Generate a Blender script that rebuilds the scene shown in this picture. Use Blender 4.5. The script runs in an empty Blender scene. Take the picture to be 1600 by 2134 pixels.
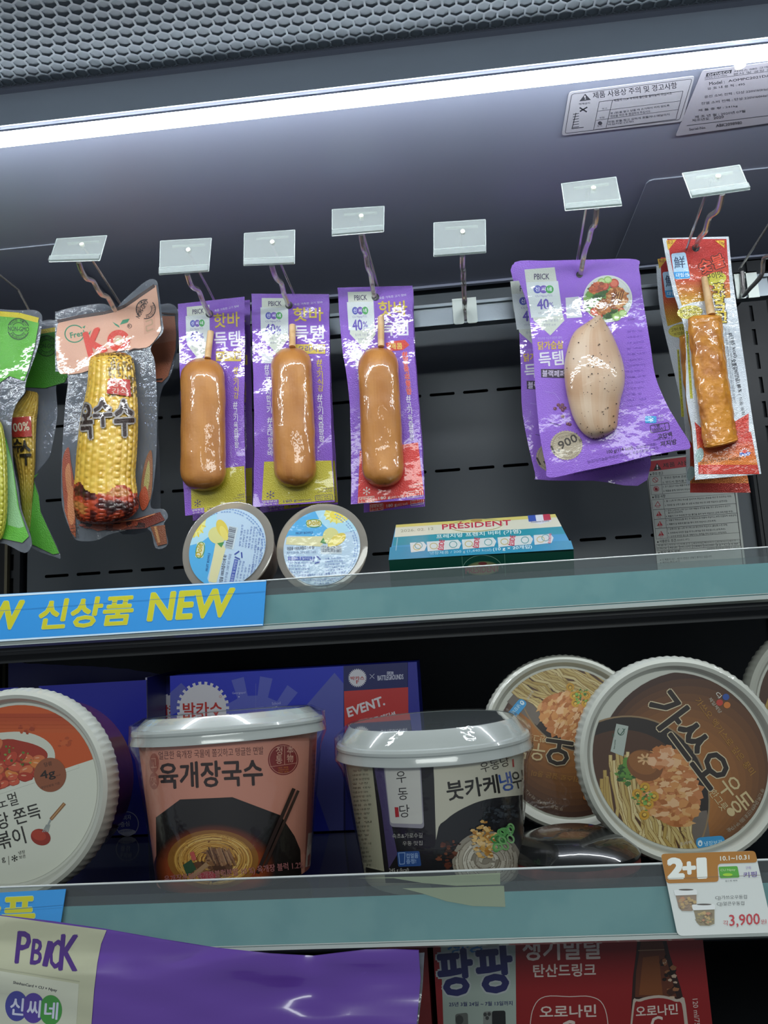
import bpy, bmesh, math, random
from mathutils import Vector, Matrix, noise
from mathutils.geometry import tessellate_polygon

# ------------------------------------------------------------------ camera, world, lights
scene = bpy.context.scene
COL = scene.collection
PI = math.pi
V = Vector
CAM = V((0, 0, 1.40))
FPX = 1700.0
YAW, PITCH, ROLL = math.radians(4.74), math.radians(9.30), math.radians(-3.37)
_f = V((-math.sin(YAW) * math.cos(PITCH), math.cos(YAW) * math.cos(PITCH), math.sin(PITCH)))
_r = V((math.cos(YAW), math.sin(YAW), 0))
_u = _r.cross(_f)
CR = math.cos(ROLL) * _r + math.sin(ROLL) * _u
CU = math.cos(ROLL) * _u - math.sin(ROLL) * _r
CF = _f
cam_data = bpy.data.cameras.new('camera')
cam_data.sensor_fit = 'HORIZONTAL'
cam_data.sensor_width = 36
cam_data.lens = FPX / 1600 * 36
cam_data.clip_start = 0.01
cam = bpy.data.objects.new('camera', cam_data)
COL.objects.link(cam)
M = Matrix.Identity(4)
for i in range(3):
    M[i][0], M[i][1], M[i][2], M[i][3] = CR[i], CU[i], -CF[i], CAM[i]
cam.matrix_world = M
scene.camera = cam

scene.view_settings.view_transform = 'Standard'
scene.view_settings.look = 'None'
scene.view_settings.exposure = 0.52
scene.view_settings.gamma = 1.0
scene.cycles.use_denoising = True
scene.cycles.max_bounces = 8
scene.cycles.transparent_max_bounces = 16
scene.cycles.sample_clamp_indirect = 4.0
scene.cycles.caustics_reflective = False
scene.cycles.caustics_refractive = False

LAMP_POWER = 40.0        # emission strength of the tube
world = bpy.data.worlds.new('world')
scene.world = world
world.use_nodes = True
world.node_tree.nodes['Background'].inputs[0].default_value = (0.80, 0.90, 1.0, 1)
world.node_tree.nodes['Background'].inputs[1].default_value = 0.18
def area_light(name, loc, rot, sx, sy, power, color):
    d = bpy.data.lights.new(name, 'AREA')
    d.shape = 'RECTANGLE'; d.size = sx; d.size_y = sy; d.energy = power; d.color = color
    o = bpy.data.objects.new(name, d); COL.objects.link(o)
    o.location = loc; o.rotation_euler = rot
    return o
area_light('shop_ceiling_light', (0.3, -2.8, 2.75), (math.radians(40), 0, 0), 3.0, 0.6, 42, (0.94, 1.0, 0.96))

# ------------------------------------------------------------------ measuring helpers
def ray(px, py):
    return (CF + CR * ((px - 800) / FPX) - CU * ((py - 1067) / FPX))
def at(px, py, Y):                        # the point a pixel shows at depth Y inside the cabinet
    d = ray(px, py)
    return CAM + d * (Y / d.y)
def at_z(px, py, z):
    d = ray(px, py)
    return CAM + d * ((z - CAM.z) / d.z)
def lerp(a, b, t): return a + (b - a) * t
def hexc(h):
    h = h.lstrip('#')
    out = []
    for i in (0, 2, 4):
        c = int(h[i:i + 2], 16) / 255
        out.append(c / 12.92 if c <= 0.04045 else ((c + 0.055) / 1.055) ** 2.4)
    return (out[0], out[1], out[2])
def mixc(a, b, t):
    a = hexc(a) if isinstance(a, str) else a
    b = hexc(b) if isinstance(b, str) else b
    return tuple(x + (y - x) * t for x, y in zip(a, b))

# ------------------------------------------------------------------ materials
MATS = {}
def mat(name, color='#808080', rough=0.5, metal=0.0, attr=False, bump=0.0, bscale=100.0, bkind='noise', coat=0.0,
        coat_rough=0.05, coat_bump=0.0, cscale=60.0, cstretch=(1, 1, 1), trans=0.0, alpha=1.0, ior=1.45, emit=0.0, spec=0.5,
        mottle=None, mscale=20.0, mlo=0.45, mhi=0.6, sss=0.0):
    if name in MATS: return MATS[name]
    m = bpy.data.materials.new(name); m.use_nodes = True
    nt = m.node_tree; N = nt.nodes; L = nt.links
    b = N['Principled BSDF']
    tc = N.new('ShaderNodeTexCoord')
    c = hexc(color) if isinstance(color, str) else color
    b.inputs['Base Color'].default_value = (*c, 1)
    src = None
    if attr:
        a = N.new('ShaderNodeVertexColor'); a.layer_name = 'Col'
        src = a.outputs['Color']
    if mottle:
        t = N.new('ShaderNodeTexNoise'); t.inputs['Scale'].default_value = mscale; t.inputs['Detail'].default_value = 5
        L.new(tc.outputs['Object'], t.inputs['Vector'])
        r = N.new('ShaderNodeMapRange'); r.inputs[1].default_value = mlo; r.inputs[2].default_value = mhi
        L.new(t.outputs['Fac'], r.inputs[0])
        mx = N.new('ShaderNodeMix'); mx.data_type = 'RGBA'
        L.new(r.outputs[0], mx.inputs[0])
        if src: L.new(src, mx.inputs[6])
        else: mx.inputs[6].default_value = (*c, 1)
        mc = hexc(mottle) if isinstance(mottle, str) else mottle
        mx.inputs[7].default_value = (*mc, 1)
        src = mx.outputs[2]
    if src: L.new(src, b.inputs['Base Color'])
    b.inputs['Roughness'].default_value = rough
    b.inputs['Metallic'].default_value = metal
    b.inputs['Transmission Weight'].default_value = trans
    b.inputs['Alpha'].default_value = alpha
    b.inputs['IOR'].default_value = ior
    b.inputs['Specular IOR Level'].default_value = spec
    if sss:
        b.inputs['Subsurface Weight'].default_value = sss
        b.inputs['Subsurface Radius'].default_value = (0.01, 0.005, 0.003)
        b.inputs['Subsurface Scale'].default_value = 0.5
    if coat:
        b.inputs['Coat Weight'].default_value = coat
        b.inputs['Coat Roughness'].default_value = coat_rough
    def bumpnode(kind, scale, strength, stretch=(1, 1, 1)):
        mp = N.new('ShaderNodeMapping'); mp.inputs['Scale'].default_value = stretch
        L.new(tc.outputs['Object'], mp.inputs['Vector'])
        if kind == 'noise':
            t = N.new('ShaderNodeTexNoise'); t.inputs['Detail'].default_value = 3
            t.inputs['Scale'].default_value = scale; out = t.outputs['Fac']
        elif kind == 'voronoi':
            t = N.new('ShaderNodeTexVoronoi'); t.inputs['Scale'].default_value = scale; out = t.outputs['Distance']
        else:
            t = N.new('ShaderNodeTexWave'); t.inputs['Scale'].default_value = scale; t.inputs['Distortion'].default_value = 0
            out = t.outputs['Fac']
        L.new(mp.outputs[0], t.inputs['Vector'])
        bn = N.new('ShaderNodeBump'); bn.inputs['Strength'].default_value = strength; bn.inputs['Distance'].default_value = 0.002
        L.new(out, bn.inputs['Height'])
        return bn.outputs['Normal']
    if bump: L.new(bumpnode(bkind, bscale, bump), b.inputs['Normal'])
    if coat and coat_bump: L.new(bumpnode('noise', cscale, coat_bump, cstretch), b.inputs['Coat Normal'])
    if emit:
        b.inputs['Emission Color'].default_value = (*c, 1)
        b.inputs['Emission Strength'].default_value = emit
    MATS[name] = m
    return m
def clear_mat(name, tint='#ffffff', gloss=0.12, rough=0.04, bump=0.0, bscale=60.0, stretch=(1, 1, 1), haze=0.0, hazec='#c8ced2'):
    """thin clear plastic: straight-through light, a fresnel reflection and, if asked, a little milkiness"""
    if name in MATS: return MATS[name]
    m = bpy.data.materials.new(name); m.use_nodes = True
    nt = m.node_tree; N = nt.nodes; L = nt.links
    N.remove(N['Principled BSDF']); out = N['Material Output']
    t = N.new('ShaderNodeBsdfTransparent'); t.inputs[0].default_value = (*hexc(tint), 1)
    last = t.outputs[0]
    if haze:
        d = N.new('ShaderNodeBsdfDiffuse'); d.inputs[0].default_value = (*hexc(hazec), 1)
        mx = N.new('ShaderNodeMixShader'); mx.inputs[0].default_value = haze
        L.new(last, mx.inputs[1]); L.new(d.outputs[0], mx.inputs[2]); last = mx.outputs[0]
    g = N.new('ShaderNodeBsdfGlossy'); g.inputs['Roughness'].default_value = rough
    lw = N.new('ShaderNodeLayerWeight'); lw.inputs[0].default_value = 0.5
    pw = N.new('ShaderNodeMath'); pw.operation = 'POWER'; pw.inputs[1].default_value = 4.0
    L.new(lw.outputs['Facing'], pw.inputs[0])
    mr = N.new('ShaderNodeMath'); mr.operation = 'MULTIPLY_ADD'; mr.inputs[1].default_value = 0.75; mr.inputs[2].default_value = gloss * .3; mr.use_clamp = True
    L.new(pw.outputs[0], mr.inputs[0])
    if bump:
        tc = N.new('ShaderNodeTexCoord'); mp = N.new('ShaderNodeMapping'); mp.inputs['Scale'].default_value = stretch
        L.new(tc.outputs['Object'], mp.inputs['Vector'])
        nz = N.new('ShaderNodeTexNoise'); nz.inputs['Scale'].default_value = bscale; nz.inputs['Detail'].default_value = 4
        L.new(mp.outputs[0], nz.inputs['Vector'])
        bn = N.new('ShaderNodeBump'); bn.inputs['Strength'].default_value = bump; bn.inputs['Distance'].default_value = 0.003
        L.new(nz.outputs['Fac'], bn.inputs['Height']); L.new(bn.outputs[0], g.inputs['Normal'])
    mx = N.new('ShaderNodeMixShader')
    L.new(mr.outputs[0], mx.inputs[0]); L.new(last, mx.inputs[1]); L.new(g.outputs[0], mx.inputs[2])
    L.new(mx.outputs[0], out.inputs['Surface'])
    MATS[name] = m
    return m

# printed surfaces take their printed colour from the mesh colour layer
P_FILM = mat('printed_glossy_film', attr=True, rough=0.38, bump=0.25, bscale=900, bkind='voronoi', coat=0.7, coat_rough=0.07, coat_bump=0.36, cscale=60)
P_PAPER = mat('printed_paper', attr=True, rough=0.55)
P_CARD = mat('printed_carton', attr=True, rough=0.35, coat=0.15, coat_rough=0.2)
P_WRAP = mat('print_under_shrink_film', attr=True, rough=0.45, coat=0.6, coat_rough=0.06, coat_bump=0.35, cscale=80)
P_FOIL = mat('printed_silver_foil', attr=True, rough=0.34, metal=0.35, bump=0.3, bscale=1100, bkind='voronoi', coat=0.5, coat_bump=0.55, cscale=120)
M_DARK = mat('dark_painted_steel', '#50565b', 0.42, bump=0.03, bscale=1500)
M_CEIL = mat('grey_painted_canopy', '#7e8395', 0.45, bump=0.02, bscale=1500)
M_COMB = mat('grey_plastic_honeycomb', '#757d85', 0.6)
M_COMBSHADE = mat('honeycomb_cell_shade', '#6c747c', 0.8)  # darker copy of the comb grey, shade inside the cells put into the colour
M_BLACK = mat('black_gap', '#0b0d10', 0.7)
M_DECK = mat('glossy_black_shelf_liner', '#14171b', 0.10, coat=0.3)
M_SHELF = mat('black_shelf_steel', '#1d2024', 0.45)
M_STEEL = mat('brushed_steel', '#8f979c', 0.32, 0.85, bump=0.04, bscale=300)
M_PLATE = mat('galvanised_plate', '#bfc6c0', 0.42, 0.6)
M_CHROME = mat('chrome_wire', '#d2ccc8', 0.2, 0.75)
M_TEAL = mat('teal_price_strip', '#7db9bc', 0.45, mottle='#8bc2c3', mscale=30)
M_CLEAR = clear_mat('clear_plastic', '#e9eeee', 0.10, 0.08, haze=0.06)
M_TAG = clear_mat('frosted_acrylic', '#e4eae8', 0.2, 0.12, haze=0.34, hazec='#bfc6c4')
M_TAGEDGE = mat('acrylic_edge', '#c9d1cf', 0.25)
M_FILM = clear_mat('clear_film', '#ffffff', 0.12, 0.05, bump=0.6, bscale=30)
M_WRAP = clear_mat('shrink_film', '#ffffff', 0.10, 0.05, bump=0.7, bscale=22)
M_POUCH = clear_mat('grey_pouch_film', '#b9bec6', 0.18, 0.12, bump=0.6, bscale=120, haze=0.35, hazec='#9aa0a8')
M_CREAM = mat('cream_paperboard', '#c2c4ba', 0.5, coat=0.5, coat_rough=0.06, coat_bump=0.45, cscale=90)
M_LID = mat('white_plastic_lid', '#b4bab7', 0.2, coat=0.6, coat_rough=0.04)
M_LIDTOP = mat('clear_plastic_lid_top', '#6f7678', 0.05, coat=1.0, coat_rough=0.02)
M_WOOD = mat('wooden_stick', '#d6b384', 0.55, coat=0.6, coat_bump=0.2, mottle='#c79d68', mscale=70)
M_SAUS = mat('browned_sausage', '#c58a4e', 0.42, attr=True, bump=.12, bscale=220, coat=1.0, coat_rough=0.04, coat_bump=0.65, cscale=75, cstretch=(1.6, 1.6, 0.6))
M_FISH = mat('fried_fish_cake', '#cf8a2c', 0.45, bump=0.9, bscale=95, coat=0.9, coat_rough=0.05, coat_bump=0.7, cscale=80, mottle='#a8641c', mscale=45, mlo=0.48, mhi=0.66)
M_CHICK = mat('cooked_chicken', '#cdb59a', 0.5, attr=True, bump=0.25, bscale=60, coat=0.9, coat_rough=0.05, coat_bump=0.7, cscale=70)
M_CORN = mat('corn_kernels', attr=True, rough=0.4, coat=0.9, coat_rough=0.05, coat_bump=0.8, cscale=130)
M_EMIT = mat('tube_light', '#f4fbff', 0.5, emit=LAMP_POWER)
M_JELLY = mat('peach_in_juice', '#c9852c', 0.15, mottle='#a7601a', mscale=28, coat=0.8)
M_CUP = clear_mat('clear_cup_wall', '#f3e3cc', 0.2, 0.06, haze=0.45, hazec='#b5b2ab')

# ------------------------------------------------------------------ mesh builder
class MB:
    def __init__(s): s.v = []; s.f = []; s.c = []; s.m = []; s.vn = {}
    def vert(s, p): s.v.append(V(p)); return len(s.v) - 1
    def face(s, idx, col=(1, 1, 1), mi=0): s.f.append(idx); s.c.append(col); s.m.append(mi)
    def poly(s, pts, col=(1, 1, 1), mi=0, nor=None):
        n = len(s.v); s.v += [V(p) for p in pts]
        if nor:
            for i, q in enumerate(nor): s.vn[n + i] = q
        s.face(list(range(n, n + len(pts))), col, mi)
    def grid(s, rows, col=(1, 1, 1), mi=0, closed=False):
        n = len(s.v); w = len(rows[0])
        for r in rows: s.v += [V(p) for p in r]
        for i in range(len(rows) - 1):
            for j in range(w if closed else w - 1):
                k = (j + 1) % w
                c = col(i, j) if callable(col) else col
                s.face([n + i * w + j, n + i * w + k, n + (i + 1) * w + k, n + (i + 1) * w + j], c, mi)
    def hexa(s, p, col=(1, 1, 1), mi=0):   # p: 4 points of one face then the 4 opposite points
        n = len(s.v); s.v += [V(q) for q in p]
        for q in ((0, 1, 2, 3), (4, 7, 6, 5), (0, 4, 5, 1), (1, 5, 6, 2), (2, 6, 7, 3), (3, 7, 4, 0)):
            s.face([n + i for i in q], col, mi)
    def box(s, a, b, col=(1, 1, 1), mi=0):
        x0, y0, z0 = a; x1, y1, z1 = b
        s.hexa([(x0, y0, z0), (x1, y0, z0), (x1, y0, z1), (x0, y0, z1), (x0, y1, z0), (x1, y1, z0), (x1, y1, z1), (x0, y1, z1)], col, mi)
    def tube(s, pts, r, n=10, col=(1, 1, 1), mi=0):
        pts = [V(p) for p in pts]; rows = []
        up = V((0.13, 0.2, 0.97))
        for i, p in enumerate(pts):
            t = (pts[min(i + 1, len(pts) - 1)] - pts[max(i - 1, 0)]).normalized()
            a = t.cross(up).normalized(); b = t.cross(a)
            rr = r[i] if isinstance(r, (list, tuple)) else r
            rows.append([p + (a * math.cos(2 * PI * k / n) + b * math.sin(2 * PI * k / n)) * rr for k in range(n)])
        base = len(s.v)
        s.grid(rows, col, mi, True)
        s.face([base + k for k in range(n)], col, mi)
        e = base + (len(rows) - 1) * n
        s.face([e + k for k in range(n)][::-1], col, mi)
    def lathe(s, c, ax, prof, n=96, col=(1, 1, 1), mi=0, rib=None):
        c = V(c); ax = V(ax).normalized()
        a = ax.orthogonal().normalized(); b = ax.cross(a)
        rows = []
        for i, (r, h) in enumerate(prof):
            row = []
            for k in range(n):
                t = 2 * PI * k / n
                rr = r + (rib(i, t) if rib else 0)
                row.append(c + ax * h + (a * math.cos(t) + b * math.sin(t)) * rr)
            rows.append(row)
        s.grid(rows, col, mi, True)
    def build(s, name, mats, parent=None, origin=(0, 0, 0), smooth=False, merge=0.0, sharp=28):
        o3 = V(origin)
        me = bpy.data.meshes.new(name)
        me.from_pydata([tuple(p - o3) for p in s.v], [], s.f)
        if not isinstance(mats, (list, tuple)): mats = [mats]
        for m in mats: me.materials.append(m)
        me.polygons.foreach_set('material_index', s.m)
        ca = me.color_attributes.new('Col', 'FLOAT_COLOR', 'CORNER')
        buf = []
        for p, c in zip(me.polygons, s.c): buf += [c[0], c[1], c[2], 1.0] * p.loop_total
        ca.data.foreach_set('color', buf)
        if not s.vn: me.validate()
        if merge and not s.vn:
            bm = bmesh.new(); bm.from_mesh(me)
            bmesh.ops.remove_doubles(bm, verts=bm.verts, dist=merge); bmesh.ops.recalc_face_normals(bm, faces=bm.faces)
            bm.to_mesh(me); bm.free()
        if smooth:
            me.polygons.foreach_set('use_smooth', [True] * len(me.polygons))
            if s.vn: me.normals_split_custom_set_from_vertices([tuple(s.vn.get(i, (0, 0, 0))) for i in range(len(s.v))])
            elif sharp: me.set_sharp_from_angle(angle=math.radians(sharp))
        me.update()
        o = bpy.data.objects.new(name, me); COL.objects.link(o)
        if parent: o.parent = parent
        else: o.location = o3
        return o

def thing(name, label, cat, loc, group=None):
    o = bpy.data.objects.new(name, None); COL.objects.link(o)
    o.empty_display_size = 0.02
    o.location = loc; o['label'] = label; o['category'] = cat
    if group: o['group'] = group
    return o
def tag(o, label, cat, group=None):
    o['label'] = label; o['category'] = cat
    if group: o['group'] = group
    return o
def struct(o): o['kind'] = 'structure'; return o

# ------------------------------------------------------------------ surfaces the print lies on
class Plane:
    """a flat or gently rippled sheet; ripples are held on a fine triangle lattice so that print and film stay parallel"""
    def __init__(s, p, n, wave=None, g=15): s.p = V(p); s.n = V(n).normalized(); s.wave = wave; s.g = g; s.lw = {}; s.ln = {}
    def lat(s, i, j):
        k = (i, j)
        if k not in s.lw: s.lw[k] = s.wave(i * s.g, j * s.g)
        return s.lw[k]
    def w(s, px, py):
        x, y = px / s.g, py / s.g; i, j = math.floor(x), math.floor(y); u, v = x - i, y - j
        b, c = s.lat(i + 1, j), s.lat(i, j + 1)
        if u + v <= 1: a = s.lat(i, j); return a + (b - a) * u + (c - a) * v
        d = s.lat(i + 1, j + 1); return d + (c - d) * (1 - u) + (b - d) * (1 - v)
    def latn(s, i, j):
        k = (i, j)
        if k not in s.ln:
            g = s.g; dx = s.at((i + 1) * g, j * g) - s.at((i - 1) * g, j * g); dy = s.at(i * g, (j + 1) * g) - s.at(i * g, (j - 1) * g)
            n = dx.cross(dy).normalized(); s.ln[k] = n if n.dot(s.n) > 0 else -n
        return s.ln[k]
    def normal(s, px, py):
        x, y = px / s.g, py / s.g; i, j = math.floor(x), math.floor(y); u, v = x - i, y - j
        return (s.latn(i, j) * ((1 - u) * (1 - v)) + s.latn(i + 1, j) * (u * (1 - v)) + s.latn(i, j + 1) * ((1 - u) * v) + s.latn(i + 1, j + 1) * (u * v)).normalized()
    def at(s, px, py, off=0.0):
        d = ray(px, py)
        q = CAM + d * ((s.p - CAM).dot(s.n) / d.dot(s.n))
        if s.wave: q = q - d.normalized() * s.w(px, py)
        return q + s.n * off
class Cone:
    def normal(s, px, py):
        q = s.inv @ (s.at(px, py) - s.b); r = math.hypot(q.x, q.y); return s.rot @ V((q.x / r, q.y / r, -(s.r1 - s.r0) / s.h)).normalized()
    def __init__(s, base, r0, r1, h, lean=(0, 0)):
        s.b = V(base); s.r0 = r0; s.r1 = r1; s.h = h; s.wave = True
        s.rot = Matrix.Rotation(lean[0], 3, 'X') @ Matrix.Rotation(lean[1], 3, 'Y')
        s.inv = s.rot.transposed()
    def at(s, px, py, off=0.0):
        d = s.inv @ ray(px, py); o = s.inv @ (CAM - s.b)
        k = (s.r1 - s.r0) / s.h; r = s.r0 + off
        A = d.x ** 2 + d.y ** 2 - (k * d.z) ** 2
        B = 2 * (o.x * d.x + o.y * d.y - k * d.z * (r + k * o.z))
        Cc = o.x ** 2 + o.y ** 2 - (r + k * o.z) ** 2
        D = B * B - 4 * A * Cc
        t = (-B - math.sqrt(D)) / (2 * A) if D > 0 else -B / (2 * A)
        return s.b + s.rot @ (o + d * t)
def facing(yaw, pitch):                   # a direction out of the cabinet, turned right by yaw and up by pitch
    return V((math.sin(yaw) * math.cos(pitch), -math.cos(yaw) * math.cos(pitch), math.sin(pitch)))
def ripple(seed, amp, fx=0.012, fy=0.007):
    return lambda px, py: amp * (noise.noise(V((px * fx, py * fy, seed))) + 0.4 * noise.noise(V((px * fx * 2.7, py * fy * 2.7, seed + 9))))

# ------------------------------------------------------------------ printed artwork
_font = bpy.data.curves.new('type', 'FONT'); _font.fill_mode = 'FRONT'
_fobj = bpy.data.objects.new('type', _font)
_tcache = {}
def glyphs(body, bold=0.0, res=2):
    key = (body, bold, res)
    if key not in _tcache:
        _font.body = body; _font.resolution_u = res
        e = _fobj
        me = e.to_mesh()
        vs = [(v.co.x, v.co.y) for v in me.vertices]
        fs = [list(p.vertices) for p in me.polygons]
        e.to_mesh_clear()
        if vs:
            x0 = min(v[0] for v in vs); x1 = max(v[0] for v in vs); y0 = min(v[1] for v in vs); y1 = max(v[1] for v in vs)
        else: x0 = x1 = y0 = y1 = 0
        _tcache[key] = ([((x - x0) / max(x1 - x0, 1e-6), (y - y0) / max(y1 - y0, 1e-6)) for x, y in vs], fs)
    return _tcache[key]
def clip_half(poly, a, b, c):             # keep a*x + b*y <= c
    out = []; n = len(poly)
    for i in range(n):
        p, q = poly[i], poly[(i + 1) % n]
        dp = a * p[0] + b * p[1] - c; dq = a * q[0] + b * q[1] - c
        if dp <= 0: out.append(p)
        if (dp < 0 < dq) or (dq < 0 < dp):
            t = dp / (dp - dq); out.append((p[0] + (q[0] - p[0]) * t, p[1] + (q[1] - p[1]) * t))
    return out
def cut(poly, g):
    for ax, (a, b) in enumerate(((1, 0), (0, 1), (1, 1))):
        nxt = []
        stack = [poly] if ax == 0 else res
        for p in stack:
            lo = min(a * q[0] + b * q[1] for q in p); hi = max(a * q[0] + b * q[1] for q in p)
            k = math.floor(lo / g) + 1
            while k * g < hi - 1e-9:
                left = clip_half(p, a, b, k * g); p = clip_half(p, -a, -b, -k * g)
                if len(left) > 2: nxt.append(left)
                if len(p) < 3: break
                k += 1
            if len(p) > 2: nxt.append(p)
        res = nxt
    return res
def area2(p): return sum(p[i][0] * p[(i + 1) % len(p)][1] - p[(i + 1) % len(p)][0] * p[i][1] for i in range(len(p)))

class Art:
    def __init__(s, view=(0, 0, 1), fn=None): s.view = view; s.fn = fn; s.items = []; s.clip = None; s.lay = 0
    def px(s, x, y):
        if s.fn: x, y = s.fn(x, y)
        return (s.view[0] + x / s.view[2], s.view[1] + y / s.view[2])
    def raw(s, polys, col, lay):
        s.items.append(([[s.px(*q) for q in p] for p in polys], hexc(col) if isinstance(col, str) else col, s.lay if lay is None else lay))
    def poly(s, pts, col, lay=None):
        if len(pts) > 3:
            tr = tessellate_polygon([[V((p[0], p[1], 0)) for p in pts]])
            s.raw([[pts[i] for i in t] for t in tr], col, lay)
        else: s.raw([pts], col, lay)
    def rect(s, x0, y0, x1, y1, col, lay=None, r=0):
        if r:
            pts = []
            for cx, cy, a in ((x1 - r, y0 + r, -90), (x1 - r, y1 - r, 0), (x0 + r, y1 - r, 90), (x0 + r, y0 + r, 180)):
                for k in range(5):
                    t = math.radians(a + k * 22.5); pts.append((cx + r * math.cos(t), cy + r * math.sin(t)))
            s.raw([pts], col, lay)
        else: s.raw([[(x0, y0), (x1, y0), (x1, y1), (x0, y1)]], col, lay)
    def ell(s, cx, cy, rx, ry, col, lay=None, rot=0, n=32, a0=0, a1=360):
        c, d = math.cos(math.radians(rot)), math.sin(math.radians(rot)); pts = []
        for k in range(n + (0 if a1 - a0 >= 360 else 1)):
            t = math.radians(a0 + (a1 - a0) * k / n); x, y = rx * math.cos(t), ry * math.sin(t)
            pts.append((cx + x * c - y * d, cy + x * d + y * c))
        s.raw([pts], col, lay)
    def ring(s, cx, cy, rx, ry, w, col, lay=None, rot=0, n=40, a0=0, a1=360):
        c, d = math.cos(math.radians(rot)), math.sin(math.radians(rot))
        def p(t, k):
            x, y = (rx - k) * math.cos(t), (ry - k) * math.sin(t); return (cx + x * c - y * d, cy + x * d + y * c)
        ps = []
        for k in range(n):
            t0 = math.radians(a0 + (a1 - a0) * k / n); t1 = math.radians(a0 + (a1 - a0) * (k + 1) / n)
            ps.append([p(t0, 0), p(t1, 0), p(t1, w), p(t0, w)])
        s.raw(ps, col, lay)
    def line(s, pts, w, col, lay=None, closed=False):
        ps = []; n = len(pts)
        for i in range(n if closed else n - 1):
            (x0, y0), (x1, y1) = pts[i], pts[(i + 1) % n]
            l = math.hypot(x1 - x0, y1 - y0) or 1; ox, oy = -(y1 - y0) / l * w / 2, (x1 - x0) / l * w / 2
            ps.append([(x0 + ox, y0 + oy), (x1 + ox, y1 + oy), (x1 - ox, y1 - oy), (x0 - ox, y0 - oy)])
        s.raw(ps, col, lay)
    def text(s, body, x0, y0, x1, y1, h, col, lay=None, bold=0.0, shear=0.0, edge=None, ew=0.05, res=2):
        bx, by = x1 - x0, y1 - y0; l = math.hypot(bx, by) or 1
        ux, uy = by / l * h + bx / l * h * shear, -bx / l * h + by / l * h * shear
        lay = s.lay if lay is None else lay
        def put(d, c, ly, k=8):           # heavier strokes: the outline set again a hair to every side
            vs, fs = glyphs(body, 0, res)
            for j in range(k if d else 1):
                ox, oy = (d * h * math.cos(2 * PI * j / k + .4), d * h * math.sin(2 * PI * j / k + .4)) if d else (0, 0)
                q = [(x0 + ox + bx * a + ux * b, y0 + oy + by * a + uy * b) for a, b in vs]
                s.raw([[q[i] for i in f] for f in fs], c, ly + j * .11)
        if edge: put(bold * .5 + ew, edge, lay); put(bold * .5, col, lay + 1)
        else: put(bold * .5, col, lay, 4 if bold < .06 else 8)
    def stack(s, body, x0, y0, x1, y1, w, col, lay=None, bold=0.0, edge=None, fill=0.92, ew=0.05):
        n = len(body)                     # one upright character below the other
        for i, ch in enumerate(body):
            if ch == ' ': continue
            t = (i + fill) / n; cx, cy = x0 + (x1 - x0) * t, y0 + (y1 - y0) * t
            h = math.hypot(x1 - x0, y1 - y0) / n * fill
            s.text(ch, cx - w / 2, cy, cx + w / 2, cy, h, col, lay, bold, edge=edge, ew=ew)
    def lines(s, n, x0, y0, x1, y1, dy, h, col, lay=None, seed=1, words='보관방법 냉장 유통 식품유형 원재료명 정제수 소금 설탕 대두 밀 함유 제품 내용량 개봉후 섭취 주의'):
        rnd = random.Random(seed); W = words.split(); L = math.hypot(x1 - x0, y1 - y0)
        for i in range(n):                # rows of fine print
            k = max(1, int(L / (h * 3.4)))
            b = ' '.join(rnd.choice(W) for _ in range(k)); f = rnd.uniform(0.72, 1.0)
            yy = y0 + i * dy
            s.text(b, x0, yy, x0 + (x1 - x0) * f, yy + (y1 - y0) * f, h, col, lay, res=1)
    def flake(s, cx, cy, rx, ry, n, size, cols, lay=None, seed=1, rot=0, k=5, bed=True):
        rnd = random.Random(seed); c, d = math.cos(math.radians(rot)), math.sin(math.radians(rot))
        lay = s.lay if lay is None else lay
        if bed: s.ell(cx, cy, rx, ry, cols[0], lay, rot)
        for i in range(n):
            a = rnd.uniform(0, 2 * PI); r = math.sqrt(rnd.random()); x, y = rx * r * math.cos(a), ry * r * math.sin(a)
            x, y = cx + x * c - y * d, cy + x * d + y * c; sz = size * rnd.uniform(0.5, 1.2); t0 = rnd.uniform(0, 6)
            st = rnd.uniform(0.35, 1)
            pts = [(x + sz * rnd.uniform(0.6, 1.1) * math.cos(t0 + 2 * PI * j / k), y + st * sz * rnd.uniform(0.6, 1.1) * math.sin(t0 + 2 * PI * j / k)) for j in range(k)]
            s.poly(pts, rnd.choice(cols), lay + 1 + i * 3 / n)
    def noodles(s, cx, cy, rx, ry, n, w, cols, lay=None, seed=1, rot=0):
        rnd = random.Random(seed); lay = s.lay if lay is None else lay
        c, d = math.cos(math.radians(rot)), math.sin(math.radians(rot))
        s.ell(cx, cy, rx, ry, cols[0], lay, rot)
        for i in range(n):
            r = math.sqrt(rnd.uniform(0.03, 0.95)); ox, oy = rnd.uniform(-.12, .12) * rx, rnd.uniform(-.12, .12) * ry
            a0 = rnd.uniform(0, 2 * PI); sp = rnd.uniform(0.6, 2.4); pts = []
            for j in range(9):
                a = a0 + sp * j / 8; x, y = (rx * r * 0.88 * math.cos(a) + ox * (1 - r)), (ry * r * 0.88 * math.sin(a) + oy * (1 - r))
                pts.append((cx + x * c - y * d, cy + x * d + y * c))
            ly = lay + 1 + i * 3 / n
            s.line(pts, w * 1.35, cols[1], ly); s.line(pts, w, rnd.choice(cols[2:]), ly + 0.05)
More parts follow.
